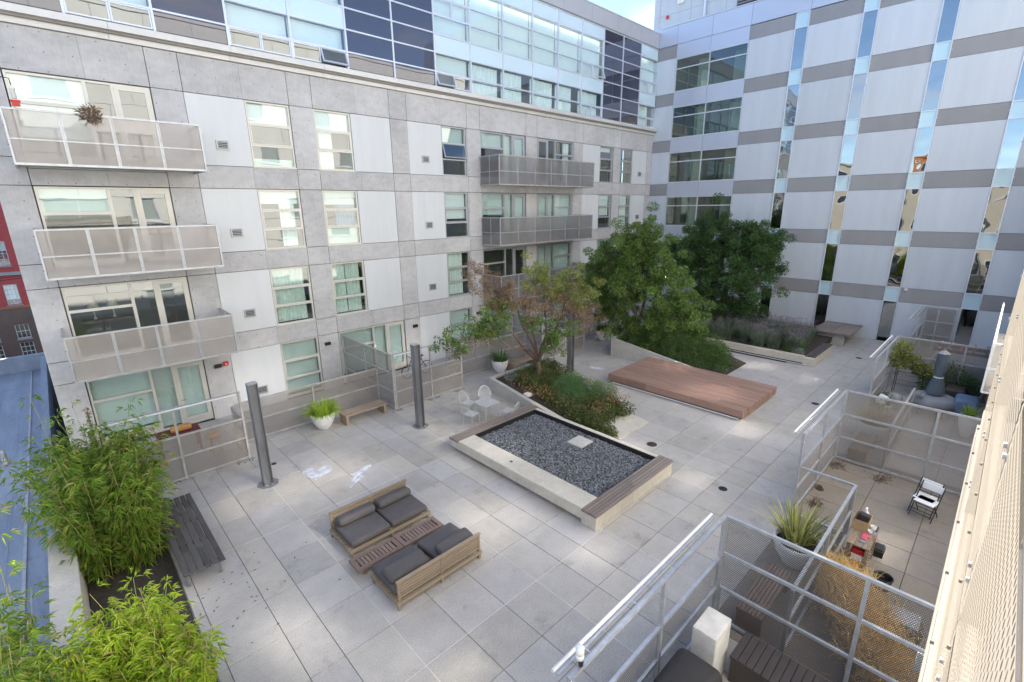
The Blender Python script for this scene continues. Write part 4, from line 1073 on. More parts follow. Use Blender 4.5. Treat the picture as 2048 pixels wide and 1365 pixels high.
# red hardwood platform
dk = thing('wood_platform', (19.1, 8.8, 0), 'low pinkish red hardwood platform with stepped board edges', 'platform')
MB().box(17.52, 20.95, 5.95, 11.80, .02, .12).build('plinth', 'wood_brown', dk)
dx0, dx1, dy0, dy1 = 17.46, 21.02, 5.86, 11.88
nb = 40
for k in range(nb):
    a = dx0 + (dx1-dx0)*k/nb; b = dx0 + (dx1-dx0)*(k+1)/nb
    y = dy0 + U(-.008, .012); end = dy1 + U(-.01, .01)
    while y < end - .02:
        L = U(.75, 1.4); e = min(y + L, end)
        if end - e < .3: e = end
        MB().cbox(a+.001, b-.001, y+.001, e-.001, .121, .40 + U(-.002, .003), .002).build('plank', 'wood_red', dk); y = e
MB().tube([(17.42, 6.0, .06), (17.42, 11.6, .06)], .022, 6).build('light_strip', 'tube', dk)

# ------------------------------------------------------------------ sloped planters with trees
tp = thing('tree_planter', (14.5, 11.7, 0), 'wedge shaped concrete planter with ground cover around the brown leaved tree', 'planter')
MB().poly([(12.42, 11.95), (12.60, 11.95), (13.12, 15.05), (12.94, 15.05)], -.02, [.47, .47, .58, .58]).build('wall', 'concrete_plain', tp)
MB().box(13.121, 16.5, 14.93, 15.08, -.02, .58).build('wall', 'concrete_plain', tp)
MB().poly([(12.27, 8.25), (12.42, 8.25), (12.60, 11.94), (12.42, 11.94)], -.02, [.05, .05, .47, .47]).build('wall', 'planter_conc', tp)
MB().poly([(13.0, 8.26), (14.93, 8.26), (15.05, 9.35), (13.0, 9.35)], -.02, [.03, .03, .10, .10]).build('apron', 'planter_conc', tp)
MB().poly([(12.43, 9.36), (15.1, 9.36), (16.4, 14.9), (13.13, 14.92), (12.61, 11.9)], -.02, [.10, .10, .45, .50, .36]).build('soil', 'soil', tp)
MB().poly([(12.43, 8.27), (12.99, 8.27), (12.99, 9.35), (12.45, 9.35)], -.02, [.03, .03, .10, .10]).build('soil', 'soil', tp)
tp2 = thing('tree_planter', (23, 11.3, 0), 'wedge shaped concrete planter under the big green tree behind the red platform', 'planter')
MB().poly([(21.06, 9.0), (21.20, 9.0), (21.0, 14.1), (20.85, 14.1)], -.02, [.25, .25, 1.02, 1.02]).build('wall', 'concrete_plain', tp2)
MB().box(21.001, 26.0, 14.0, 14.15, -.02, 1.02).build('wall', 'concrete_plain', tp2)
MB().poly([(21.21, 8.4), (24.5, 8.4), (25.9, 13.99), (21.02, 13.99)], -.02, [.05, .05, .80, .85]).build('soil', 'soil', tp2)
tp3 = thing('lavender_planter', (28, 8.5, 0), 'long concrete planter of lavender with a dark wood bench end', 'planter')
MB().cbox(26.17, 26.45, 6.32, 12.4, .13, .46, .008).build('wall', 'planter_conc', tp3)
MB().box(26.17, 29.7, 5.88, 6.319, .0, .39).build('wall', 'planter_conc', tp3)
MB().box(26.3, 29.6, 6.33, 12.3, -.02, .128).build('plinth', 'liner', tp3)
MB().box(26.46, 33.5, 6.33, 14.5, .129, .42).build('soil', 'soil', tp3)
slat_row(tp3, 'bench_board', 'wood_dark', 26.5, 29.7, 5.88, 6.32, .393, .455, 5, 'x', .014, 2)
MB().tube([(26.12, 6.1, .07), (26.12, 10.2, .07)], .02, 6).build('light_strip', 'tube', tp3)
MB().poly([(27.5, 13.0), (34.3, 11.9), (34.3, 12.05), (27.5, 13.15)], -.02, [.9, 1.0, 1.0, .9]).build('wall', 'concrete_plain', tp3)

# ------------------------------------------------------------------ lounge group
def sofa(name, label, x0, x1, yb, yf, s):
    """yb = back line, yf = front line; s = +1 when the back is on the +Y side"""
    t = thing(name, ((x0+x1)/2, (yb+yf)/2, 0), label, 'sofa', 'low teak sofas with brown cushions')
    lo, hi = min(yb, yf), max(yb, yf)
    fm = MB()
    for y in (lo+.03, hi-.03): fm.box(x0, x1, y-.03, y+.03, .14, .21)
    for x in (x0+.03, (x0+x1)/2, x1-.03): fm.box(x-.03, x+.03, lo+.061, hi-.061, .141, .209)
    fm.build('frame', 'wood_teak', t)
    n = 12
    for k in range(n):
        y = lo + .08 + (hi-lo-.16)*(k+.5)/n; MB().box(x0-.01, x1+.01, y-.032, y+.032, .211, .232).build('seat_slat', 'wood_teak', t)
    for x in (x0+.05, (x0+x1)/2, x1-.05):
        for y in (lo+.05, hi-.05): MB().box(x-.03, x+.03, y-.03, y+.03, .001, .139).build('leg', 'wood_teak', t)
    yb2 = yb - s*.05
    for x in (x0+.06, (x0+x1)/2, x1-.06): MB().box(x-.025, x+.025, yb2-.022, yb2+.022, .233, .65).build('back_post', 'wood_teak', t)
    for k in range(6):
        z = .27 + k*.065
        for (a, b) in ((x0+.086, (x0+x1)/2-.026), ((x0+x1)/2+.026, x1-.086)): MB().box(a, b, yb2-.012, yb2+.012, z, z+.045).build('back_slat', 'wood_teak', t)
    MB().cbox(x0+.02, x1-.02, yb2-.035, yb2+.035, .651, .68, .004).build('top_rail', 'wood_teak', t)
    return t
s1 = sofa('lounge_sofa', 'low teak sofa with brown cushions, nearer the steel columns', 3.66, 5.86, 10.42, 9.28, 1)
s2 = sofa('lounge_sofa', 'low teak sofa with brown cushions, its slatted back towards the near fence', 3.66, 5.86, 7.20, 8.34, -1)
def cush(nm, par, *a, **k): soft(nm, 'cushion', par, *a, **k)
cush('seat_cushion', s1, 3.72, 4.74, 9.30, 10.28, .235, .40, r=.06, puff=.02); cush('seat_cushion', s1, 4.78, 5.80, 9.30, 10.28, .235, .40, r=.06, puff=.02)
cush('back_cushion', s1, 3.76, 4.72, 9.95, 10.30, .40, .60, r=.085, puff=.02, rot=(R(-12), 0, 0)); cush('back_cushion', s1, 4.80, 5.76, 9.95, 10.30, .40, .60, r=.085, puff=.02, rot=(R(-12), 0, R(2)))
cush('seat_cushion', s2, 3.70, 4.73, 7.36, 8.36, .235, .40, r=.06, puff=.02); cush('seat_cushion', s2, 4.84, 5.86, 7.36, 8.36, .235, .40, r=.06, puff=.02, rot=(0, 0, R(3)))
cush('back_cushion', s2, 3.72, 4.66, 7.50, 7.95, .40, .57, r=.075, puff=.02, rot=(R(5), 0, R(-2))); cush('back_cushion', s2, 4.90, 5.82, 7.38, 7.76, .40, .60, r=.085, puff=.02, rot=(R(10), 0, R(2)))
for x0, x1, lab in ((3.50, 4.62, 'slatted brown wood low table, left half of the pair between the sofas'), (4.64, 5.76, 'slatted brown wood low table, right half of the pair between the sofas')):
    t = thing('low_table', ((x0+x1)/2, 8.8, 0), lab, 'table', 'low slatted tables between the sofas')
    fm = MB(); fm.box(x0, x1, 8.56, 8.65, .18, .24); fm.box(x0, x1, 8.95, 9.04, .18, .24); fm.box(x0, x0+.10, 8.651, 8.949, .18, .24); fm.box(x1-.10, x1, 8.651, 8.949, .18, .24)
    fm.build('frame', 'wood_brown', t)
    for k in range(10):
        x = x0 + .13 + (x1-x0-.26)*(k+.5)/10; MB().box(x-.032, x+.032, 8.66, 8.94, .186, .234).build('slat', 'wood_brown', t)
    for x in (x0+.2, x1-.2):
        for y in (8.66, 8.94): MB().box(x-.03, x+.03, y-.03, y+.03, .001, .179).build('leg', 'wood_brown', t)

# dark slatted bench against the bamboo
t = thing('slatted_bench', (1.1, 12.5, 0), 'long dark slatted bench beside the big bamboo clump', 'bench')
for k in range(6):
    a = .72 + k*.133; y = 10.77; cutl = [10.77, 11.5 + U(-.2, .4), 12.5 + U(-.3, .3), 13.5 + U(-.3, .3), 14.30]
    for q in range(4): MB().cbox(a, a+.115, cutl[q]+.006, cutl[q+1]-.006, .40, .44, .005).build('slat', 'wood_dark', t)
for y in (11.0, 12.0, 13.0, 14.0): MB().box(.74, 1.48, y-.03, y+.03, .33, .399).build('bearer', 'steel_dark', t)
for y in (11.0, 14.0):
    for x in (.80, 1.40): MB().box(x-.03, x+.03, y-.03, y+.03, .001, .329).build('leg', 'steel_dark', t)
# equipment hatch in the bamboo bed
t = thing('floodlight', (.3, 9.1, .03), 'small grey floodlight box with steel bracket lying in the bamboo bed', 'floodlight')
MB().cbox(.12, .42, 8.95, 9.25, .04, .16, .01).build('housing', 'galv_old', t); fm = MB(); fm.bar((.45, 8.9, .2), (.45, 9.4, .2), .03); fm.bar((.45, 8.9, .03), (.45, 8.9, .2), .03); fm.bar((.45, 9.4, .03), (.45, 9.4, .2), .03); fm.build('bracket', 'galv', t)

# grey plank benches beside the pots
def plank_bench(label, x0, x1, y0, y1, mat):
    t = thing('plank_bench', ((x0+x1)/2, (y0+y1)/2, 0), label, 'bench', 'slatted plank benches along the patios')
    for k in range(5 if mat == 'wood_old' else 7):
        n = 5 if mat == 'wood_old' else 7
        a = y0 + (y1-y0)*k/n + .006; b = y0 + (y1-y0)*(k+1)/n - .006
        MB().cbox(x0, x1, a, b, .36, .42, .005).build('plank', mat, t)
    for x in (x0+.08, x1-.12): MB().box(x-.05, x+.05, y0+.01, y1-.01, .001, .359).build('leg', mat, t)
plank_bench('weathered plank bench beside the lime grass pot', 6.75, 8.50, 16.03, 16.60, 'wood_old')
plank_bench('brown plank bench seen through the nearest mesh fence', 8.15, 9.85, 1.95, 2.42, 'wood_brown')
plank_bench('brown plank bench below the dry grass pot', 16.9, 18.5, 1.98, 2.47, 'wood_brown')
plank_bench('weathered plank bench behind the trunk of the brown leaved tree', 15.3, 17.0, 15.9, 16.5, 'wood_old')

# far table against the white wall
t = thing('stone_table', (32.8, 6.2, 0), 'low wide grey plank table standing against the white panelled wall', 'table')
for k in range(2):
    for q in range(6):
        a = 31.15 + q*.52; MB().cbox(a, a+.50, 5.45 + k*.95, 6.38 + k*.95, .70, .76, .006).build('top_plank', 'wood_grey', t)
for x in (31.5, 33.7): MB().box(x, x+.08, 5.75, 7.1, .001, .699).build('leg', 'concrete_plain', t)
MB().box(31.6, 33.68, 6.35, 6.42, .05, .60).build('stretcher', 'wood_dark', t)

# ------------------------------------------------------------------ cafe table and four chairs
t = thing('cafe_table', (10.86, 12.8, 0), 'square silver metal cafe table beside the concrete planter wall', 'table')
tb = MB(); frame_rect(tb, 0, 0, 0, 0, 0, 0, 0); tb = MB()
x0, x1, y0, y1 = 10.50, 11.22, 12.43, 13.17
tb.box(x0, x1, y0, y0+.035, .70, .72); tb.box(x0, x1, y1-.035, y1, .70, .72); tb.box(x0, x0+.035, y0+.036, y1-.036, .70, .72); tb.box(x1-.035, x1, y0+.036, y1-.036, .70, .72)
tb.build('rim', 'chair_metal', t)
MB().sheet([(x0+.03, y0+.03, .712), (x1-.03, y0+.03, .712), (x1-.03, y1-.03, .712), (x0+.03, y1-.03, .712)]).build('top_sheet', 'chair_metal', t)
rb_ = MB()
for k in range(8):
    a = k*math.pi/4; rb_.bar((10.86, 12.8, .716), (10.86 + .40*math.cos(a), 12.8 + .40*math.sin(a), .716), .03, .006)
rb_.build('rib', 'chair_metal', t)
MB().lathe((10.86, 12.8, .719), [(.05, 0), (.05, .005)], 16).build('hub', 'chair_metal', t)
for x in (x0+.05, x1-.05):
    for y in (y0+.05, y1-.05): MB().tube([(x, y, .70), (x, y, .002)], .016, 8).build('leg', 'chair_metal', t)
def cafe_chair():
    t = thing('cafe_chair', (0, 0, 0), '', 'chair', 'silver metal chairs around the cafe table')
    # local: faces +X, seat 0.45
    st = MB()
    for k in range(12):
        y0_ = -.22 + .44*k/12
    st.poly([(.22, -.20), (.22, .20), (-.20, .22), (-.20, -.22)], .435, .45); st.build('seat', 'chair_metal', t)
    fm = MB(); fm.tube([(.22, -.20, .44), (.22, .20, .44), (-.20, .22, .44), (-.20, -.22, .44), (.22, -.20, .44)], .012, 6, False); fm.build('seat_frame', 'chair_metal', t)
    bk = MB(); pts = []
    for k in range(17):
        a = math.pi * k / 16; pts.append((-.20 - .16*math.sin(a), .26*math.cos(a), .45 + .38*math.sin(a)))
    bk.tube(pts, .014, 6); bk.build('back_hoop', 'chair_metal', t)
    bs = MB(); n = 12
    for k in range(n):
        a = math.pi*(k+.5)/n
        top = (-.20 - .16*math.sin(a), .26*math.cos(a), .45 + .38*math.sin(a)); bs.bar((-.20, .25*math.cos(a), .455), top, .012, .004)
    bs.build('back_rods', 'chair_metal', t)
    for x, y in ((.20, -.19), (.20, .19), (-.20, -.21), (-.20, .21)):
        MB().tube([(x, y, .44), (x*1.12, y*1.1, .002)], .012, 6).build('leg', 'chair_metal', t)
    return t
ch0 = cafe_chair()
for k, (x, y, rz, lab) in enumerate(((10.15, 12.85, 10, 'silver cafe chair nearest the second steel column, left of the cafe table'), (10.75, 13.75, -80, 'silver round backed cafe chair behind the cafe table, on its left'), (11.55, 13.65, -120, 'silver round backed cafe chair behind the cafe table, beside the planter wall'), (11.35, 12.05, 110, 'silver cafe chair partly hidden by the dark bench boards of the pebble planter'))):
    c = ch0 if k == 0 else copy_tree(ch0)
    c.location = (x, y, 0); c.rotation_euler.z = R(rz); c['label'] = lab

# ------------------------------------------------------------------ pots
def egg_pot(label, x, y, r, h, group='white egg shaped plant pots'):
    t = thing('plant_pot', (x, y, 0), label, 'pot', group)
    MB().lathe((x, y, .002), [(r*.42, 0), (r*.55, h*.10), (r*.82, h*.45), (r*.97, h*.8), (r, h*.97), (r*.97, h), (r*.90, h*.99), (r*.86, h*.86)], 28, cap=False).build('bowl', 'pot', t, True)
    MB().lathe((x, y, .002), [(r*.42, .0), (.01, .001)], 28).build('base', 'pot', t)
    MB().lathe((x, y, h*.84), [(r*.87, 0), (.01, .03)], 20).build('soil', 'soil', t)
    return t
egg_pot('white egg shaped pot with lime grass beside the weathered bench', 6.13, 16.55, .44, .62)
egg_pot('white egg shaped pot behind the cafe chairs under the brown leaved tree', 14.9, 16.45, .42, .64)
egg_pot('white egg shaped pot at the far end beside the concrete planter corner', 23.2, 16.3, .42, .62)
egg_pot('large white pot of striped strap leaves behind the nearest divider fence', 10.75, 2.12, .50, .62)
egg_pot('large white bowl of dry grass seen through the mesh behind the folding chairs', 19.2, 2.2, .50, .62)

# ------------------------------------------------------------------ drains and chalk
for (x, y, r, mt, lab) in ((13.5, 7.31, .17, 'drain', 'round bronze floor drain beside the pebble planter'), (12.56, 4.5, .12, 'drain_dark', 'round dark floor drain in front of the folding chair patio'), (21.2, 4.44, .14, 'drain_dark', 'round dark floor drain beside the red platform'), (3.88, 15.13, .08, 'drain_dark', 'small round dark drain beside the leftmost steel column'), (29.5, 4.6, .14, 'drain_dark', 'round dark floor drain near the far lavender planter')):
    t = thing('floor_drain', (x, y, 0), lab, 'drain', 'round floor drains')
    MB().lathe((x, y, .002), [(r, 0), (r, .005), (r*.85, .006)], 22).build('rim', mt, t)
    MB().lathe((x, y, .0085), [(r*.8, 0), (r*.8, .002)], 20).build('cover', mt, t)
def chalk_shape(name, label, polys):
    m = MB()
    for p in polys: m.sheet([(x, y, .0042) for x, y in p])
    tag(m.build(name, 'chalk'), label, 'chalk mark')
hp = []
for k in range(28):
    a = 2*math.pi*k/28; hx = 16*math.sin(a)**3; hy = 13*math.cos(a) - 5*math.cos(2*a) - 2*math.cos(3*a) - math.cos(4*a)
    s_ = .028; ang = R(-28); X = hx*s_; Y_ = hy*s_
    hp.append((4.66 + X*math.cos(ang) - Y_*math.sin(ang), 13.62 + X*math.sin(ang) + Y_*math.cos(ang)))
chalk_shape('chalk_heart', 'white chalk heart drawn on the paving in front of the leftmost steel column', [hp[::-1]])
chalk_shape('chalk_arrow', 'white chalk zigzag drawn on the paving beside the chalk heart', [[(6.08, 12.86), (5.95, 12.72), (5.45, 12.55), (5.30, 12.75), (5.55, 12.78), (5.85, 12.95)][::-1], [(5.45, 12.62), (5.62, 12.40), (5.35, 12.30), (5.0, 12.08), (5.02, 12.30), (5.22, 12.48)]])
chalk_shape('chalk_smudge', 'white chalk smudge on the paving behind the red platform', [[(18.55, 13.85), (18.45, 13.5), (18.62, 13.1), (18.85, 13.05), (18.80, 13.45), (18.70, 13.8)]])

# ------------------------------------------------------------------ near patios: furniture and clutter
def folding_chair(label, x, y, rz, z=0):
    t = thing('folding_chair', (0, 0, 0), label, 'chair', 'white folding chairs')
    soft('seat', 'white_plastic', t, -.20, .20, -.21, .21, .435, .46, r=.011)
    soft('backrest', 'white_plastic', t, -.245, -.215, -.22, .22, .66, .84, r=.012, rot=(0, R(-10), 0))
    for s in (-1, 1):
        MB().tube([(.22, s*.23, .003), (-.02, s*.23, .45), (-.25, s*.225, .86)], .012, 6).build('front_leg', 'black', t)
        MB().tube([(-.25, s*.205, .003), (.10, s*.205, .43)], .012, 6).build('rear_leg', 'black', t)
    MB().tube([(.17, -.22, .12), (.17, .22, .12)], .009, 6).build('rung', 'black', t)
    MB().tube([(-.19, -.20, .12), (-.19, .20, .12)], .009, 6).build('rung', 'black', t)
    MB().tube([(-.13, -.22, .62), (-.13, .22, .62)], .009, 6).build('rung', 'black', t)
    t.location = (x, y, z); t.rotation_euler.z = R(rz)
folding_chair('white and black folding chair, the front one of the nested pair on the open patio', 14.95, .36, 166)
folding_chair('white and black folding chair nested behind the front one on the open patio', 15.13, .40, 167, .0)

t = thing('work_table', (11.75, 1.15, 0), 'old timber work table with a lower shelf beside the low mesh fence', 'table')
for k in range(3): MB().cbox(11.25, 12.25, .94 + k*.137, 1.07 + k*.137, .72, .75, .004).build('top_plank', 'wood_old', t)
for x in (11.30, 12.2):
    for y in (.98, 1.31): MB().box(x-.03, x+.03, y-.03, y+.03, .001, .719).build('leg', 'wood_old', t)
for k in range(8): MB().box(11.28 + k*.12, 11.36 + k*.12, .96, 1.33, .16, .18).build('shelf_slat', 'wood_old', t)
MB().box(11.34, 12.16, .95, .975, .60, .70).build('apron', 'wood_old', t)
def soft_thing(name, label, cat, mat, *a, **k):
    o = soft(name, mat, None, *a, **k); tag(o, label, cat); return o
# things on and under the table
t = thing('cardboard_box', (12.05, 1.25, .75), 'open brown cardboard box of bottles on the work table', 'box')
bx = MB(); bx.box(11.86, 12.26, 1.10, 1.11, .752, 1.0); bx.box(11.86, 12.26, 1.38, 1.39, .752, 1.0); bx.box(11.86, 11.87, 1.111, 1.379, .752, 1.0); bx.box(12.25, 12.26, 1.111, 1.379, .752, 1.0); bx.box(11.87, 12.25, 1.111, 1.379, .752, .76)
bx.build('walls', 'paper', t)
t = thing('spray_bottle', (12.16, 1.22, .76), 'white spray bottle standing in the cardboard box', 'bottle')
MB().lathe((12.16, 1.22, .762), [(.06, 0), (.065, .02), (.065, .3), (.03, .36), (.02, .40)], 14).build('bottle', 'white_plastic', t, True)
MB().cbox(12.10, 12.20, 1.20, 1.24, 1.163, 1.20, .01).build('nozzle', 'white_plastic', t)
MB().lathe((12.16, 1.22, .80), [(.068, 0), (.068, .16)], 14).build('band', 'red_plastic', t, True)
soft_thing('black_bag', 'black folded bag standing in the cardboard box', 'bag', 'black_cloth', 11.90, 12.04, 1.13, 1.33, .765, 1.16, r=.03, rot=(R(8), R(-8), 0))
for x, y, r, h, lab in ((12.08, 1.03, .06, .11, 'white plastic tub at the back of the work table'), (11.92, 1.06, .05, .07, 'small white cup on the work table beside the pink glove')):
    tag(MB().lathe((x, y, .7525), [(r*.85, 0), (r, h), (r*.9, h), (r*.78, .01)], 16).build('cup', 'white_plastic', None, True), lab, 'cup')
t = thing('garden_glove', (11.72, 1.1, .7525), 'pink rubber garden glove lying on the work table', 'glove')
soft('palm', 'pink', t, 11.64, 11.76, 1.05, 1.16, .754, .782, r=.012)
for k in range(4): soft('finger', 'pink', t, 11.76 + .002*k, 11.85 - .012*abs(k-1.5), 1.052 + .027*k, 1.074 + .027*k, .755, .775, r=.008)
soft('cuff', 'pink', t, 11.56, 11.64, 1.05, 1.16, .754, .778, r=.010); soft('thumb', 'pink', t, 11.68, 11.74, 1.015, 1.05, .755, .775, r=.008, rot=(0, 0, R(25)))
t = thing('hand_trowel', (12.05, .97, .76), 'blue grey trowel with dark handle on the work table edge', 'trowel')
MB().poly([(11.85, .95), (12.02, .93), (12.05, .97), (12.02, 1.0), (11.88, 1.0)], .7525, .757).build('blade', 'cover_blue', t)
MB().tube([(12.05, .965, .765), (12.22, .955, .79)], .014, 8).build('handle', 'black', t)
t = thing('pruning_shears', (11.75, .93, .76), 'red handled shears hanging over the work table edge', 'shears')
MB().tube([(11.95, .96, .758), (11.80, .97, .758), (11.68, .94, .758)], .008, 6).build('handle', 'red_plastic', t); MB().poly([(11.95, .955), (12.08, .985), (11.96, .972)], .7525, .758).build('blade', 'galv', t)
soft_thing('tape_coil', 'small pale coil lying at the front of the work table', 'coil', 'cover_grey', 11.42, 11.52, 1.05, 1.16, .7525, .775, r=.01)
t = thing('charcoal_bag', (11.5, 1.05, .19), 'red and white paper charcoal bag on the shelf under the work table', 'bag')
soft('bag', 'red_plastic', t, 11.34, 11.56, .99, 1.26, .185, .60, r=.045)
soft('label_panel', 'white_plastic', t, 11.330, 11.345, 1.01, 1.24, .33, .48, r=.004)
t = thing('toolbox', (12.45, .85, 0), 'small dark toolbox on the ground behind the work table', 'toolbox')
MB().cbox(12.30, 12.62, .78, .98, .002, .17, .02).build('case', 'rubber', t); MB().cbox(12.32, 12.60, .80, .96, .171, .20, .01).build('lid', 'rubber', t)
t = thing('black_bucket', (11.0, .62, 0), 'empty black plastic bucket beside the work table', 'bucket')
MB().lathe((11.15, .62, .002), [(.115, 0), (.12, .02), (.16, .33), (.175, .335), (.175, .36), (.155, .36), (.145, .32), (.10, .02), (.005, .02)], 24, cap=False).build('wall', 'black', t, True)
soft_thing('cloth_bundle', 'grey cloth bundle on the ground beside the black bucket', 'cloth', 'cover_grey', 10.75, 11.05, .75, 1.05, .002, .14, r=.06, puff=.04)
# nearest patio
st_ = soft('stone_block', 'stone', None, 6.5, 7.1, 2.14, 2.54, .002, 1.08, r=.02, puff=.0); tag(st_, 'tall rough white stone block in the nearest patio corner', 'stone block')
gc = thing('grill_cover', (5.55, 2.15, 0), 'barbecue under a black cloth cover in the nearest patio', 'barbecue')
soft('body', 'black_cloth', gc, 5.1, 6.05, 1.80, 2.52, .25, 1.12, r=.13, puff=.08)
soft('skirt', 'black_cloth', gc, 5.02, 6.12, 1.74, 2.58, .01, .62, r=.06)
db = thing('deck_box', (7.2, 1.4, 0), 'long dark brown plank deck box along the nearest divider fence', 'storage box')
MB().box(6.92, 7.50, .35, 2.02, .002, .52).build('body', 'deckbox', db)
for k in range(14):
    y = .33 + k*.1214; MB().cbox(6.87, 7.55, y+.003, y+.118, .522, .575, .008).build('lid_plank', 'deckbox', db)
# wicker chairs behind the divider
def wicker(label, x, y):
    t = thing('wicker_stool', (x, y, 0), label, 'stool', 'dark wicker stools')
    MB().lathe((x, y, .002), [(.26, 0), (.30, .15), (.31, .32), (.29, .42), (.25, .44)], 20).build('base', 'wicker', t, True)
    soft('cushion', 'cover_grey', t, x-.23, x+.23, y-.23, y+.23, .445, .51, r=.03)
wicker('dark wicker stool with grey cushion behind the golden dry grass', 9.6, .75); wicker('dark wicker stool with grey cushion near the own building wall', 10.0, .15)
soft_thing('white_board', 'white board leaning in the nearest patio at the bottom edge', 'board', 'white_plastic', 8.3, 8.34, -.42, -.12, .9, 1.25, r=.01)

# patio three: umbrella, covered table and chair, pergola, plants
t = thing('garden_umbrella', (23.3, 1.1, 0), 'closed slate blue garden umbrella tied with a white strap', 'umbrella')
MB().tube([(23.3, 1.1, .75), (23.3, 1.1, 2.55)], .025, 8).build('pole', 'steel_dark', t)
prof = [(.27, .80), (.25, .95), (.18, 1.25), (.12, 1.44), (.135, 1.6), (.16, 1.95), (.14, 2.3), (.09, 2.45), (.03, 2.5)]
cn = MB(); seg = 24
for (r, z) in prof:
    for k in range(seg):
        a = 2*math.pi*k/seg; rr = r*(1 + .16*math.cos(8*a)); cn.v.append((23.3 + rr*math.cos(a), 1.1 + rr*math.sin(a), z))
for i in range(len(prof)-1):
    for k in range(seg): a = i*seg + k; b = i*seg + (k+1) % seg; cn.f.append((a, b, b+seg, a+seg))
cn.build('canopy', 'umbrella', t, True)
MB().lathe((23.3, 1.1, 1.43), [(.15, 0), (.15, .04)], 20).build('strap', 'white_plastic', t)
vt = MB(); vt.lathe((23.3, 1.1, 2.38), [(.20, 0), (.05, .12)], 8); vt.build('vent_cap', 'cover_grey', t)
t = thing('covered_table', (23.1, 1.1, 0), 'round patio table under a crumpled grey cover below the closed umbrella', 'table')
MB().lathe((23.1, 1.08, .02), [(.72, .42), (.70, .55), (.66, .70), (.62, .72), (.05, .725)], 28).build('cover', 'cover_grey', t, True)
for a in range(4): MB().tube([(23.1 + .5*math.cos(a*1.57+.8), 1.08 + .5*math.sin(a*1.57+.8), .002), (23.1 + .45*math.cos(a*1.57+.8), 1.08 + .45*math.sin(a*1.57+.8), .45)], .02, 6).build('leg', 'black', t)
soft_thing('covered_chair', 'armchair under a blue cover beside the covered table', 'chair', 'cover_blue', 22.8, 23.75, -.15, .52, .01, .88, r=.12, puff=.03)
soft_thing('covered_cushions', 'heap of pale grey covered cushions by the lemon shrub', 'cushions', 'cover_grey', 22.6, 23.3, 1.95, 2.5, .01, .5, r=.16, puff=.08)
t = thing('timber_rack', (26.2, .5, 0), 'maroon timber pergola rack behind the closed umbrella', 'pergola')
for y in (-.25, 1.35):
    for x in (25.95, 26.75): MB().box(x-.05, x+.05, y-.05, y+.05, .002, 1.85).build('post', 'pergola', t)
for x in (25.9, 26.8): MB().box(x-.03, x+.03, -.5, 1.6, 1.851, 1.97).build('beam', 'pergola', t)
for k in range(6): MB().box(25.6, 27.1, -.42 + k*.38, -.34 + k*.38, 1.972, 2.05).build('rafter', 'pergola', t)
egg_pot('white round pot with brown foliage behind the far patio fence', 22.15, 2.35, .22, .34, 'small pots in the far patio')
soft_thing('storage_bin', 'dark storage bin behind the covered table', 'bin', 'deckbox', 24.3, 25.2, .3, .9, .01, .75, r=.05)
soft_thing('grey_tarp', 'grey tarpaulin draped over boxes under the maroon rack', 'tarpaulin', 'cover_grey', 26.0, 26.7, -.1, 1.2, .02, 1.3, r=.12, puff=.05)
soft_thing('white_cushion', 'white folded cushion leaning behind the far patio fence', 'cushion', 'white_plastic', 21.75, 22.15, 2.3, 2.6, .35, .72, r=.05, rot=(R(20), R(25), 0))
t = thing('plant_trellis', (24.9, 2.3, 0), 'black wire plant trellis behind the lemon shrub', 'trellis')
for x, y in ((24.6, 2.5), (25.2, 1.6), (25.2, 2.5), (24.7, 1.6)): MB().tube([(x, y, .002), (x, y, 1.35)], .012, 5).build('upright', 'black', t)
for z in (.5, .9, 1.3): MB().tube([(24.6, 2.5, z), (25.2, 2.5, z), (25.2, 1.6, z), (24.7, 1.6, z), (24.6, 2.5, z)], .008, 5).build('ring', 'black', t)
soft_thing('laundry_heap', 'heap of blue and dark cloths behind the farthest patio rail', 'cloth', 'cover_blue', 28.3, 29.0, .1, .7, .01, .8, r=.2, puff=.1)
# things on the facade balconies and patios
def wood_chair(label, x, y, z, rz):
    t = thing('bistro_chair', (0, 0, 0), label, 'chair', 'folding bistro chairs on the top balcony')
    for k in range(5): MB().box(-.18 + k*.075, -.12 + k*.075, -.19, .19, .43, .45).build('seat_slat', 'steel_dark', t)
    for k in range(4): MB().box(-.21 - .02*k, -.195 - .02*k, -.19, .19, .60 + k*.075, .65 + k*.075).build('back_slat', 'steel_dark', t)
    for s in (-1, 1):
        MB().bar((.20, s*.20, .0), (-.28, s*.20, .90), .03).build('leg', 'steel_dark', t); MB().bar((-.22, s*.18, .0), (.16, s*.18, .44), .03).build('leg', 'steel_dark', t)
    t.location = (x, y, z); t.rotation_euler.z = R(rz)
wood_chair('dark bistro chair on the top right balcony, the left of two', 19.6, 19.5, 9.12, -30); wood_chair('dark bistro chair on the top right balcony, the right of two', 20.6, 19.5, 9.12, 200)
t = thing('bird_feeder', (.15, 18.62, 10.45), 'red bird feeder hanging from a black hook at the top left balcony', 'bird feeder')
MB().tube([(-.16, 18.65, 10.41), (-.14, 18.6, 10.95), (0, 18.55, 11.12), (.14, 18.52, 11.10), (.15, 18.52, 10.95)], .012, 6).build('hook', 'black', t)
MB().lathe((.15, 18.52, 10.63), [(.05, 0), (.05, .22), (.07, .23), (.02, .30)], 12).build('jar', 'white_plastic', t, True)
MB().box(.07, .23, 18.44, 18.60, 10.46, 10.56).build('house', 'red_plastic', t); MB().poly([(.05, 18.42), (.25, 18.42), (.25, 18.62), (.05, 18.62)], 10.562, [10.59, 10.59, 10.61, 10.61]).build('roof', 'red_plastic', t)
t = thing('small_stool', (2.75, 17.2, 0), 'round orange wood stool in the front left patio', 'stool')
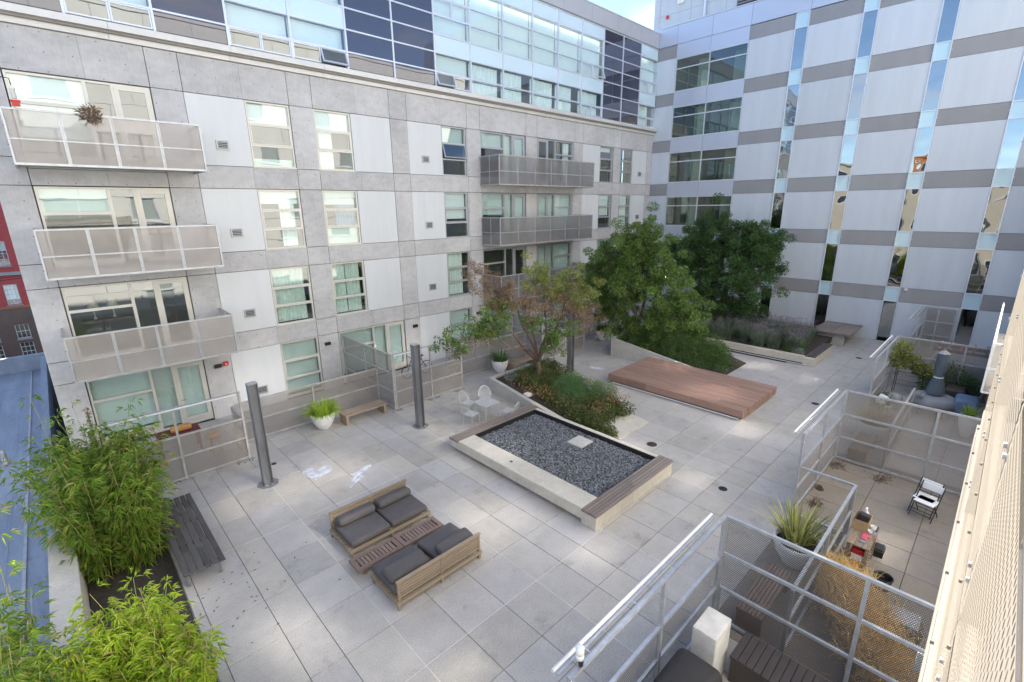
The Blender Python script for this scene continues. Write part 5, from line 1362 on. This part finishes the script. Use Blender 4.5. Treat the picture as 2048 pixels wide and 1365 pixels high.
MB().lathe((2.75, 17.3, .62), [(.22, 0), (.23, .02), (.22, .05)], 20).build('seat', 'warm_wood', t, True)
for a in range(3): MB().tube([(2.75 + .2*math.cos(a*2.1), 17.3 + .2*math.sin(a*2.1), .002), (2.75 + .1*math.cos(a*2.1), 17.3 + .1*math.sin(a*2.1), .62)], .022, 6).build('leg', 'warm_wood', t)
t = thing('wood_table', (1.95, 17.7, 0), 'dark wood table in the front left patio behind the mesh fence', 'table')
MB().cbox(1.35, 2.55, 17.9, 18.5, .72, .77, .006).build('top', 'pergola', t)
for x in (1.42, 2.48):
    for y in (17.97, 18.43): MB().box(x-.03, x+.03, y-.03, y+.03, .002, .719).build('leg', 'pergola', t)
soft_thing('patterned_bag', 'orange and purple patterned bag on the dark wood table', 'bag', 'warm_wood', 1.75, 2.35, 18.0, 18.3, .772, .95, r=.07)
soft_thing('outdoor_sofa', 'tan cushioned outdoor seat behind the bamboo in the front left patio', 'sofa', 'beige', .1, 1.1, 17.2, 18.0, .01, .75, r=.10)
t = thing('parked_bicycle', (11.6, 18.6, 0), 'dark bicycle parked in the corner patio by the white panel', 'bicycle')
def wheel(cx, cyy):
    pts = [(cx + .32*math.cos(2*math.pi*k/20), cyy, .34 + .32*math.sin(2*math.pi*k/20)) for k in range(21)]
    w_ = MB().tube(pts, .02, 6, False).build('wheel', 'rubber', t)
    sp = MB()
    for k in range(10): a = 2*math.pi*k/10; sp.tube([(cx, cyy, .34), (cx + .3*math.cos(a), cyy, .34 + .3*math.sin(a))], .004, 3)
    sp.build('spokes', 'galv', w_)
wheel(11.2, 18.9); wheel(12.25, 18.9)
MB().tube([(11.2, 18.9, .34), (11.42, 18.9, .85), (12.0, 18.9, .80), (11.75, 18.9, .32), (11.42, 18.9, .82)], .018, 6).build('frame', 'black', t)
MB().tube([(12.25, 18.9, .34), (12.0, 18.9, .80), (11.97, 18.9, .95)], .016, 6).build('rear_frame', 'black', t)
MB().tube([(11.40, 18.6, 1.02), (11.38, 18.9, 1.0), (11.40, 19.2, 1.02)], .014, 6).build('handlebar', 'black', t); soft('saddle', 'black', t, 11.85, 12.1, 18.83, 18.97, .95, 1.01, r=.025)
# ------------------------------------------------------------------ vegetation
def rdir():
    z = U(-1, 1); a = U(0, 2*math.pi); r = math.sqrt(1-z*z); return Vector((r*math.cos(a), r*math.sin(a), z))
def gauss3(s): return Vector((random.gauss(0, s), random.gauss(0, s), random.gauss(0, s)))
def leaf(mb, p, d, L, W, droop=.2, nrm=None):
    """a folded leaf: 4 triangles"""
    d = d.normalized(); n = nrm or rdir(); s = d.cross(n)
    if s.length < 1e-3: s = d.cross(Vector((0, 0, 1.01)))
    s.normalize(); u = s.cross(d).normalized(); b = len(mb.v)
    m = p + d*L*.45; t = p + d*L - Vector((0, 0, L*droop))
    mb.v += [tuple(p), tuple(m + s*W*.5 + u*W*.15), tuple(m - s*W*.5 + u*W*.15), tuple(t), tuple(m - Vector((0, 0, L*droop*.3)))]
    mb.f += [(b, b+4, b+1), (b, b+2, b+4), (b+1, b+4, b+3), (b+4, b+2, b+3)]
def blade(mb, p, d, L, W, bend, n=4):
    """an arching grass blade"""
    d = d.normalized(); s = d.cross(Vector((0, 0, 1)))
    if s.length < 1e-3: s = Vector((1, 0, 0))
    s.normalize(); b = len(mb.v); q = p.copy(); dd = d.copy()
    for k in range(n + 1):
        t = k/n; w_ = W*(1 - t**2)*.5 + .0008
        mb.v += [tuple(q - s*w_), tuple(q + s*w_)]
        if k: i = b + 2*k; mb.f.append((i-2, i-1, i+1, i))
        q = q + dd*(L/n); dd = (dd + Vector((0, 0, -bend/n))).normalized()
def limb(mb, a, c, r0, r1, wob=.12, n=6, sag=0):
    a, c = Vector(a), Vector(c); L = (c-a).length; pts = []; rs = []
    o1, o2 = gauss3(wob*L*.5), gauss3(wob*L*.5)
    for k in range(n + 1):
        t = k/n; pts.append(a.lerp(c, t) + o1*math.sin(math.pi*t) + o2*math.sin(2*math.pi*t)*.5 + Vector((0, 0, sag*L*math.sin(math.pi*t)))); rs.append(r0 + (r1-r0)*t)
    mb.tube(pts, rs, 6); return pts

def tree(name, label, base, forks, clusters, leaf_spec, bark, trunk_r, nleaf, crad, split=None, group='courtyard trees'):
    """clusters: list of (x,y,z); leaf_spec: list of (material, L, W, share)"""
    t = thing(name, base, label, 'tree', group)
    tk = MB(); nodes = []; start = base
    if split:
        limb(tk, base, split, trunk_r*2.7, trunk_r*1.7, .04, 6); start = split
    for f in forks:
        pts = limb(tk, start, f, trunk_r, trunk_r*.5, .10, 7); nodes += [(Vector(p), i/7) for i, p in enumerate(pts) if i > 2]
    tk.build('trunk', bark, t, True)
    br = MB()
    for c in clusters:
        c = Vector(c); near = min(nodes, key=lambda q: (q[0]-c).length + max(0, q[0].z - c.z)*1.5)
        pts = limb(br, near[0], c, trunk_r*.30, .012, .14, 6, .05)
        for k in range(7):
            q = pts[random.randint(2, 6)]; e = c + gauss3(crad*.55); limb(br, q, e, .012, .004, .15, 4)
    br.build('branches', bark, t, True)
    for (mat, L, W, cl, nl, rad, nm) in leaf_spec:
        lf = MB()
        for c in cl:
            c = Vector(c)
            for s in range(12):                                  # sub-clumps give the crown light and dark knots
                sc = c + gauss3(rad*.60); sr = rad*U(.24, .46)
                for k in range(nl//12):
                    o = rdir()*sr*(U(0, 1)**.45); o.z *= .75; p = sc + o
                    leaf(lf, p, (o.normalized() + rdir()*.8 + Vector((0, 0, .15))), L*U(.7, 1.3), W*U(.7, 1.25), .2, (Vector((0, 0, 1)) + rdir()*.9))
        lf.build(nm, mat, t)
    return t

T3 = [(30.5, 12.28, 6.77), (30.0, 13.06, 6.02), (30.0, 10.98, 6.09), (30.5, 10.25, 5.51), (29.5, 14.41, 5.69), (29.0, 15.11, 5.06), (29.5, 13.34, 4.82), (29.5, 11.78, 4.61), (30.0, 10.49, 4.37), (29.5, 13.87, 3.52), (29.0, 12.04, 3.44), (29.5, 10.74, 3.21), (30.0, 9.97, 3.53), (29.0, 12.56, 2.45), (29.5, 11.22, 2.24), (30.5, 9.85, 5.0), (30.0, 15.2, 3.97), (31.0, 14.52, 6.0), (30.6, 12.0, 5.6), (30.8, 11.2, 5.2)]
T2 = [(23.0, 13.93, 6.5), (22.5, 14.48, 5.8), (23.0, 13.12, 5.7), (22.0, 15.7, 4.95), (22.0, 16.3, 3.91), (22.0, 14.99, 4.05), (22.5, 13.79, 4.78), (23.0, 12.47, 4.83), (22.0, 14.41, 2.32), (22.3, 12.83, 3.44), (22.8, 11.69, 3.51), (23.0, 10.8, 2.95), (22.0, 11.98, 2.15), (22.5, 10.86, 1.98), (23.5, 13.97, 5.22), (22.0, 15.42, 2.75), (22.3, 16.1, 2.2), (22.0, 16.2, 2.91), (21.6, 13.89, 3.4), (22.0, 12.74, 4.65), (22.0, 11.47, 2.75), (22.8, 10.6, 1.6), (23.2, 12.2, 4.0), (22.9, 13.2, 4.2)]
def infill(T, n, zmin):
    out = []
    while len(out) < n:
        a, b = random.sample(T, 2)
        if math.dist(a, b) < 2.4: out.append(tuple((p+q)/2 + U(-.25, .25) for p, q in zip(a, b)))
    return out
T2 = T2 + infill(T2, 16, 1) + [(22.0, 12.4, 1.5), (22.3, 13.2, 1.9), (22.0, 13.9, 1.5), (22.6, 12.0, 1.6), (22.2, 14.3, 1.7)]
T3 = T3 + infill(T3, 14, 1) + [(29.6, 12.4, 1.6), (29.8, 11.4, 1.5), (29.9, 13.4, 1.9), (30.2, 10.6, 1.9)]
tree('evergreen_tree', 'big dense green tree in the wedge planter behind the red platform', (22.2, 13.2, .7),
     [(22.3, 14.4, 4.2), (22.6, 12.6, 4.4), (22.0, 15.2, 3.2), (22.7, 11.6, 3.0), (22.7, 13.6, 5.6)], T2,
     [('leaf_tree', .108, .055, T2, 2300, .82, 'crown')], 'bark', .10, 300, .75)
tree('evergreen_tree', 'dark dense tree in the far corner in front of the panelled building', (30.0, 12.3, .5),
     [(30.0, 12.8, 4.2), (29.8, 11.4, 4.0), (29.6, 14.0, 4.0), (30.4, 11.9, 5.6)], T3,
     [('leaf_dark', .115, .062, T3, 2300, .90, 'crown')], 'bark', .11, 300, .8)
T1g = [(9.46, 13.3, 3.34), (9.84, 13.1, 3.12), (10.88, 13.5, 3.51), (11.71, 13.6, 3.54), (11.99, 13.2, 3.45), (14.07, 13.6, 4.92), (14.61, 13.4, 4.99), (15.17, 13.2, 4.63), (16.16, 13.2, 4.84), (17.17, 13.0, 4.08), (16.03, 12.8, 4.14), (15.97, 13.6, 4.27), (14.29, 12.8, 2.25), (14.64, 12.7, 2.64), (13.74, 13.0, 3.39), (15.16, 12.6, 2.99), (11.61, 13.8, 3.12), (12.65, 13.9, 3.94)]
T1d = [(12.31, 13.8, 4.61), (11.85, 14.0, 4.93), (12.98, 13.8, 4.82), (12.65, 13.6, 4.29), (11.49, 14.0, 5.45), (14.85, 12.9, 3.64), (15.6, 12.7, 3.45), (16.28, 12.7, 3.56), (14.45, 13.1, 3.89), (13.86, 13.4, 4.14), (13.38, 13.5, 3.68), (15.61, 13.0, 3.95), (16.87, 12.6, 3.38), (16.22, 12.5, 3.05)]
tree('brown_leaved_tree', 'sparse open tree with reddish brown dry twigs and yellow green tufts', (14.75, 13.75, .42),
     [(12.7, 13.7, 3.3), (13.3, 13.6, 4.0), (13.9, 13.5, 3.6), (14.6, 13.3, 3.9), (15.4, 13.0, 3.3), (14.5, 13.0, 2.3), (12.2, 13.6, 2.9), (15.9, 13.2, 3.9)], T1g + T1d,
     [('leaf_tree', .12, .06, T1g[:5], 330, .36, 'green_foliage'), ('leaf_tree', .12, .06, T1g[12:], 480, .44, 'green_foliage'), ('leaf_yel', .11, .05, T1g[5:12] + T1g[16:], 820, .50, 'yellow_foliage'), ('leaf_dry', .09, .026, T1d, 800, .48, 'dry_foliage')], 'bark_red', .055, 100, .55, (14.6, 13.65, 1.25))

# bamboo: each clump has its own stems and leaves
def bamboo(name, label, spots, hrange, nleaf, mat, Ls=(.10, .17), lean=.16, bias=(0, 0), group='bamboo clumps along the parapet'):
    cx = sum(s[0] for s in spots)/len(spots); cyy = sum(s[1] for s in spots)/len(spots)
    t = thing(name, (cx, cyy, .03), label, 'bamboo', group)
    cu = MB(); lf = MB()
    for (x, y, sc) in spots:
        H = U(*hrange)*sc*U(.7, 1.12); a = math.atan2((y-cyy)*.6, (x-cx)*1.6) + random.gauss(0, .9); ln = U(.03, lean)*H; pts = []
        for k in range(9):
            s = k/8; pts.append(Vector((x + (math.cos(a)*ln + bias[0]*H)*s**1.8, y + (math.sin(a)*ln + bias[1]*H)*s**1.8, .02 + H*s)))
        cu.tube(pts, [.012*(1-.75*k/8) for k in range(9)], 5)
        for k in range(nleaf):
            s = U(.06, 1.0); i = min(7, int(s*8)); p = pts[i].lerp(pts[i+1], s*8 - i)
            aa = U(0, 2*math.pi); tw = Vector((math.cos(aa), math.sin(aa), U(-.1, .5))); tl = U(.05, .34)*(1.1-.5*s); q = p + tw*tl
            for m_ in range(4):
                d = (tw + rdir()*.7); d.z -= .25; leaf(lf, q + rdir()*.02, d, U(*Ls), U(.017, .028), U(.2, .55), Vector((0, 0, 1)) + rdir()*.5)
    cu.build('culms', 'culm', t, True); lf.build('foliage', mat, t)
    return t
sp1 = [(U(-.75, .55), U(12.4, 15.5), 1.0) for k in range(135)]
bamboo('bamboo_clump', 'big green bamboo clump between the dark slatted bench and the parapet', sp1, (1.5, 3.0), 62, 'leaf_bamboo', (.13, .23), .42)
sp1b = [(U(-.75, .3), U(14.6, 15.9), 1.0) for k in range(9)]
bamboo('bamboo_shoots', 'tall thin bamboo shoots rising in front of the front left patio', sp1b, (2.6, 3.5), 26, 'leaf_bamboo', (.10, .17), .06)
sp2 = [(U(-.76, .26), U(5.6, 8.5), 1.0) for k in range(250)]
bamboo('bamboo_clump', 'bamboo clump in the bottom left corner, leaves coloured yellow green as if sunlit', sp2, (1.1, 2.3), 56, 'leaf_bamboo_lit', (.10, .19), .38, (-.10, 0))
sp3 = [(U(-1.95, -1.28), U(5.6, 8.9), 1.0) for k in range(80)]
bamboo('bamboo_clump', 'bamboo leaning over the parapet onto the blue roof at the left edge', sp3, (2.0, 2.9), 50, 'leaf_bamboo', (.10, .18), .30)
bamboo('bamboo_spray', 'loose bamboo sprays reaching in at the left edge', [(-1.55, 8.9, 1), (-1.45, 9.3, 1), (-1.6, 8.5, 1), (-1.5, 9.6, 1)], (3.4, 4.3), 26, 'leaf_bamboo_lit', (.11, .18), .05)
# dead plant stalks and thin antenna sticks by the corner of the building
t = thing('dry_stalk', (.05, 16.6, 0), 'tall brown seed stalk beside the corner of the concrete building', 'plant')
MB().tube([(-.1, 16.9, .02), (-.08, 16.9, 2.5)], .012, 5).build('stem', 'bark', t)
sm = MB()
for k in range(160): z = U(1.5, 2.6); leaf(sm, Vector((-.08, 16.9, z)), rdir(), .10, .03, .3)
sm.build('seed_head', 'leaf_dry', t)

def tuft(name, label, x, y, z, n, L, W, mat, spread=.5, bend=1.3, rad=.2, group=None, cat='plant'):
    m = MB()
    for k in range(n):
        a = U(0, 2*math.pi); r = rad*math.sqrt(U(0, 1)); e = U(.05, spread)
        blade(m, Vector((x + r*math.cos(a), y + r*math.sin(a), z)), Vector((math.cos(a)*e*1.6, math.sin(a)*e*1.6, 1)), L*U(.6, 1.15), W*U(.7, 1.2), bend*U(.5, 1.3))
    o = m.build(name, mat); tag(o, label, cat, group); return o
tuft('lime_grass', 'bright lime green grass in the white pot beside the weathered bench', 6.13, 16.55, .54, 430, .62, .028, 'leaf_lime', .95, 1.7, .33)
tuft('strappy_plant', 'green strappy plant in the pot under the brown leaved tree', 14.9, 16.45, .55, 190, .75, .03, 'leaf_shrub', .9, 1.3, .25)
tuft('strappy_plant', 'green plant in the far white pot beside the planter corner', 23.2, 16.3, .55, 220, .7, .04, 'leaf_shrub', .9, 1.4, .25)
tuft('striped_plant', 'tall yellow striped strap leaves in the pot behind the nearest divider fence', 10.85, 2.18, .54, 130, .88, .045, 'leaf_strap', .62, .75, .26)
tuft('dry_grass', 'straw coloured dry grass in the white bowl behind the folding chairs', 19.2, 2.2, .55, 620, .72, .012, 'leaf_drygrass', .9, 1.1, .35)
tuft('yucca', 'small lime yucca rosette above the far divider rail', 21.6, .0, .75, 60, .5, .045, 'leaf_lime', 1.2, .25, .05)
MB_ = egg_pot('white pot of the yucca behind the far divider rail', 21.6, .0, .28, .78, 'small pots in the far patio')
tuft('spider_plant', 'pale spiky plant on the covered table', 22.55, 1.45, .72, 40, .35, .02, 'leaf_grey', 1.0, .6, .05)
tuft('brown_plant', 'brown tufted plant in the small round pot of the far patio', 22.15, 2.35, .32, 120, .4, .02, 'leaf_drygrass', 1.0, 1.2, .15)
# golden dry grass heap
m = MB()
for k in range(12000):
    s = U(0, 1); cx = 8.45 + 1.9*s + random.gauss(0, .20); cyy = .15 + 1.15*s + random.gauss(0, .22); zb = U(0, 1)**.7*1.25*(1 - .45*abs(s-.55))
    a = U(0, 2*math.pi); blade(m, Vector((cx, min(cyy, 1.46), max(.02, zb*.8))), Vector((math.cos(a)*.6, math.sin(a)*.6, U(.3, 1.4))), U(.10, .30), .009, 1.6, 3)
tag(m.build('straw_plant', 'leaf_straw'), 'large golden dry ornamental grass behind the nearest divider fence', 'plant')

def bush(name, label, blobs, mat, L, W, n, cat='shrub', group=None, stem=None):
    """blobs: (x, y, z, rx, ry, rz)"""
    x, y, z = blobs[0][:3]
    t = thing(name, (x, y, min(b[2]-b[5] for b in blobs)), label, cat, group)
    lf = MB()
    for (x, y, z, rx, ry, rz) in blobs:
        for k in range(n):
            d = rdir(); r = U(0, 1)**.4
            p = Vector((x + d.x*rx*r, y + d.y*ry*r, z + d.z*rz*r)) + gauss3(.03)
            leaf(lf, p, d + rdir()*.8 + Vector((0, 0, .4)), L*U(.7, 1.3), W*U(.7, 1.3), .2)
    lf.build('foliage', mat, t)
    st = MB()
    for (x, y, z, rx, ry, rz) in blobs:
        for k in range(6): limb(st, (x + U(-.1, .1), y + U(-.1, .1), z - rz), (x + U(-rx, rx)*.7, y + U(-ry, ry)*.7, z + U(0, rz)*.7), .012, .004, .1, 4)
    st.build('stems', stem or 'bark', t)
    return t
# planting of the near wedge planter
def gz(x, y): return .10 + (min(max(y, 9.36), 14.9) - 9.36)*.066
bl = [(12.85 + U(0, 2.4) + (y-9.4)*.20, y + U(-.1, .1), gz(0, y) + U(.12, .24), .38, .34, .26) for y in [9.3 + .29*k for k in range(19)] for q in range(5)] + [(12.75 + U(0, .3), 8.5 + .2*k, .18, .26, .24, .2) for k in range(10)] + [(12.85 + .13*k, 10.2 + .45*k, .30 + .03*k, .34, .3, .24) for k in range(9)]
bush('ground_cover', 'brown green ground cover filling the near wedge planter', bl, 'leaf_cover', .075, .048, 300)
bush('rosemary_shrub', 'fluffy green shrub in the middle of the near wedge planter', [(14.5, 10.9, .70, .70, .62, .55), (14.1, 11.5, .72, .65, .6, .52), (15.0, 10.4, .58, .6, .5, .45), (13.7, 11.0, .58, .55, .55, .45), (14.7, 11.7, .7, .5, .6, .45)], 'leaf_fine', .11, .014, 2300)
bush('silver_shrub', 'small silver leaved shrub beside the trunk of the brown leaved tree', [(13.6, 14.3, .62, .3, .28, .2)], 'leaf_grey', .12, .03, 420)
fl = MB()
for k in range(480):
    q = random.choice([(12.9, 12.6, .7, .9), (13.1, 11.4, .45, .9), (14.0, 9.7, .9, .35), (15.0, 9.9, .5, .5), (15.4, 10.9, .4, .8)])
    x = q[0] + U(-q[2], q[2]); y = q[1] + U(-q[3], q[3])
    if x < 12.65: x = 12.7
    z = gz(x, y) + U(.36, .56)
    for m_ in range(4): leaf(fl, Vector((x, y, z)), rdir() + Vector((0, 0, .5)), .042, .032, .1)
fo = fl.build('orange_flowers', 'flower'); tag(fo, 'small orange flowers scattered over the near wedge planter', 'flowers', kind='stuff')
st_ = soft('boulder', 'stone', None, 12.85, 13.15, 12.55, 12.85, .30, .50, r=.07); tag(st_, 'pale rock at the edge of the near wedge planter', 'rock')
# second wedge planter
def gz2(y): return .05 + (y-8.4)*.14
bush('feathery_shrub', 'dark green feathery shrub at the low end of the wedge planter behind the red platform', [(22.3, 9.9, .75, .85, .75, .75), (22.9, 9.2, .6, .7, .55, .6), (21.8, 10.8, .95, .6, .75, .8), (22.6, 10.8, 1.1, .8, .8, .95), (23.2, 9.7, .8, .7, .65, .75), (21.8, 11.8, 1.05, .55, .7, .75), (22.5, 11.8, 1.3, .7, .7, .9), (21.7, 12.8, 1.0, .5, .6, .6)], 'leaf_shrub', .16, .016, 2600)
bush('ground_cover', 'low leafy ground cover under the big green tree', [(21.7 + U(-.3, 1.8), y, gz2(y) + .12, .4, .35, .2) for y in [8.7 + .4*k for k in range(13)] for q in range(2)], 'leaf_shrub', .08, .04, 220)
# lavender planter
lv_ = thing('lavender_bush', (28.5, 8.6, .42), 'wide grey green lavender mass in the far planter', 'shrub')
lb = MB(); lfw = MB()
for k in range(150):
    cx = U(26.8, 31.6); cyy = U(6.75, 11.6) + (cx-27)*.10; hh = U(.6, 1.1)
    for s in range(80):
        a = U(0, 2*math.pi); e = U(.1, .8); blade(lb, Vector((cx + U(-.12, .12), cyy + U(-.12, .12), .42)), Vector((math.cos(a)*e, math.sin(a)*e, 1)), hh*U(.6, 1.1), .022, .35, 3)
    for s in range(12 if cyy < 10.3 else 4):
        a = U(0, 2*math.pi); e = U(.0, .55); tip = Vector((cx, cyy, .42)) + Vector((math.cos(a)*e, math.sin(a)*e, 1)).normalized()*hh*1.12
        for m_ in range(4): leaf(lfw, tip + Vector((0, 0, -.03*m_)), rdir() + Vector((0, 0, .8)), .05, .022, 0)
lb.build('foliage', 'lav_leaf', lv_); lfw.build('flower_spikes', 'lav_flower', lv_)
bush('grass_clump', 'soft green grass clump at the near corner of the lavender planter', [(27.2, 7.0, .6, .45, .4, .3)], 'leaf_fine', .25, .014, 900)
bush('silver_shrub', 'small silver plant by the dark bench boards of the lavender planter', [(26.75, 6.75, .52, .26, .28, .16)], 'leaf_grey', .10, .02, 420)
bush('green_groundcover', 'flat green ground cover at the left end of the lavender planter', [(27.2, 11.0 + .25*k, .48, .6, .4, .16) for k in range(5)], 'leaf_fine', .09, .03, 500)
bush('dark_shrub', 'dark round shrub under the dark corner tree', [(31.5, 12.2, .9, 1.2, .8, .6), (30.4, 12.6, .8, .8, .6, .5), (32.8, 11.6, .9, .8, .7, .5)], 'leaf_dark', .12, .05, 1500)
# lemon shrub and greenery in the far patio
bush('lemon_shrub', 'yellow green lemon shrub on the black trellis of the far patio', [(24.8, 2.45, 1.95, .35, .3, .3), (24.7, 2.5, 1.5, .4, .3, .32), (25.0, 2.05, 1.40, .4, .3, .3), (25.0, 1.7, 1.15, .35, .3, .25)], 'leaf_yel', .13, .07, 330)
bush('patio_shrub', 'low dark leafy shrub inside the far patio fence', [(22.0, 2.5, .35, .4, .22, .3), (22.7, 2.5, .3, .4, .22, .25), (25.1, 1.5, .7, .4, .3, .4)], 'leaf_shrub', .10, .05, 420)
# pots of greenery on balconies
tuft('balcony_palm', 'spiky palm on the second storey right balcony', 22.2, 19.5, 3.1, 60, .8, .05, 'leaf_shrub', 1.0, .5, .05)
tuft('balcony_palm', 'spiky palm at the far end of the second storey right balcony', 24.6, 19.4, 3.1, 60, .8, .05, 'leaf_shrub', 1.0, .5, .05)
bush('hanging_wreath', 'reddish brown hanging plant on the top left balcony rail', [(1.58, 18.55, 10.42, .24, .16, .20)], 'leaf_dry', .12, .03, 420)
# more greenery in the far patio
bush('patio_climber', 'leafy climber over the fence behind the closed umbrella', [(25.3, .9, 1.0, .25, .5, .7), (25.3, .2, .7, .25, .4, .5)], 'leaf_dark', .09, .05, 600)
bush('fern', 'dark fern in front of the maroon timber rack', [(26.6, 1.0, .45, .5, .4, .4)], 'leaf_shrub', .14, .03, 500)
# leaf litter in the near patio
li = MB()
for (cx, cyy, s) in ((13.6, 2.45, .18), (16.3, 2.55, .25), (16.35, 1.45, .25), (14.5, 2.6, .12)):
    for k in range(110): leaf(li, Vector((cx + random.gauss(0, s*.7), min(2.68, cyy + random.gauss(0, s*.5)), .008 + U(0, .02))), Vector((U(-1, 1), U(-1, 1), U(-.05, .1))), .06, .03, 0, Vector((0, 0, 1)))
for k in range(260):
    a = random.choice(((15.5, 13.5, 2.6), (20.5, 13.5, 1.6), (1.2, 10, 1.2), (24.5, 7.5, 1.8), (12, 15.2, 1.2)))
    x, y = a[0] + random.gauss(0, a[2]*.6), a[1] + random.gauss(0, a[2]*.6)
    if 12.2 < x < 16.5 and 8.2 < y < 15.1 or 17.4 < x < 21.1 and 5.8 < y < 11.9 or x > 20.8 and 8.3 < y < 14.2 or x < .75 or (8.4 < x < 12.3 and 5.9 < y < 11.95): continue
    leaf(li, Vector((x, y, .008)), Vector((U(-1, 1), U(-1, 1), 0)), U(.04, .09), .03, 0, Vector((0, 0, 1)))
tag(li.build('leaf_litter', 'litter'), 'dry leaf litter scattered on the paving and along the fence foot', 'leaf litter', kind='stuff')
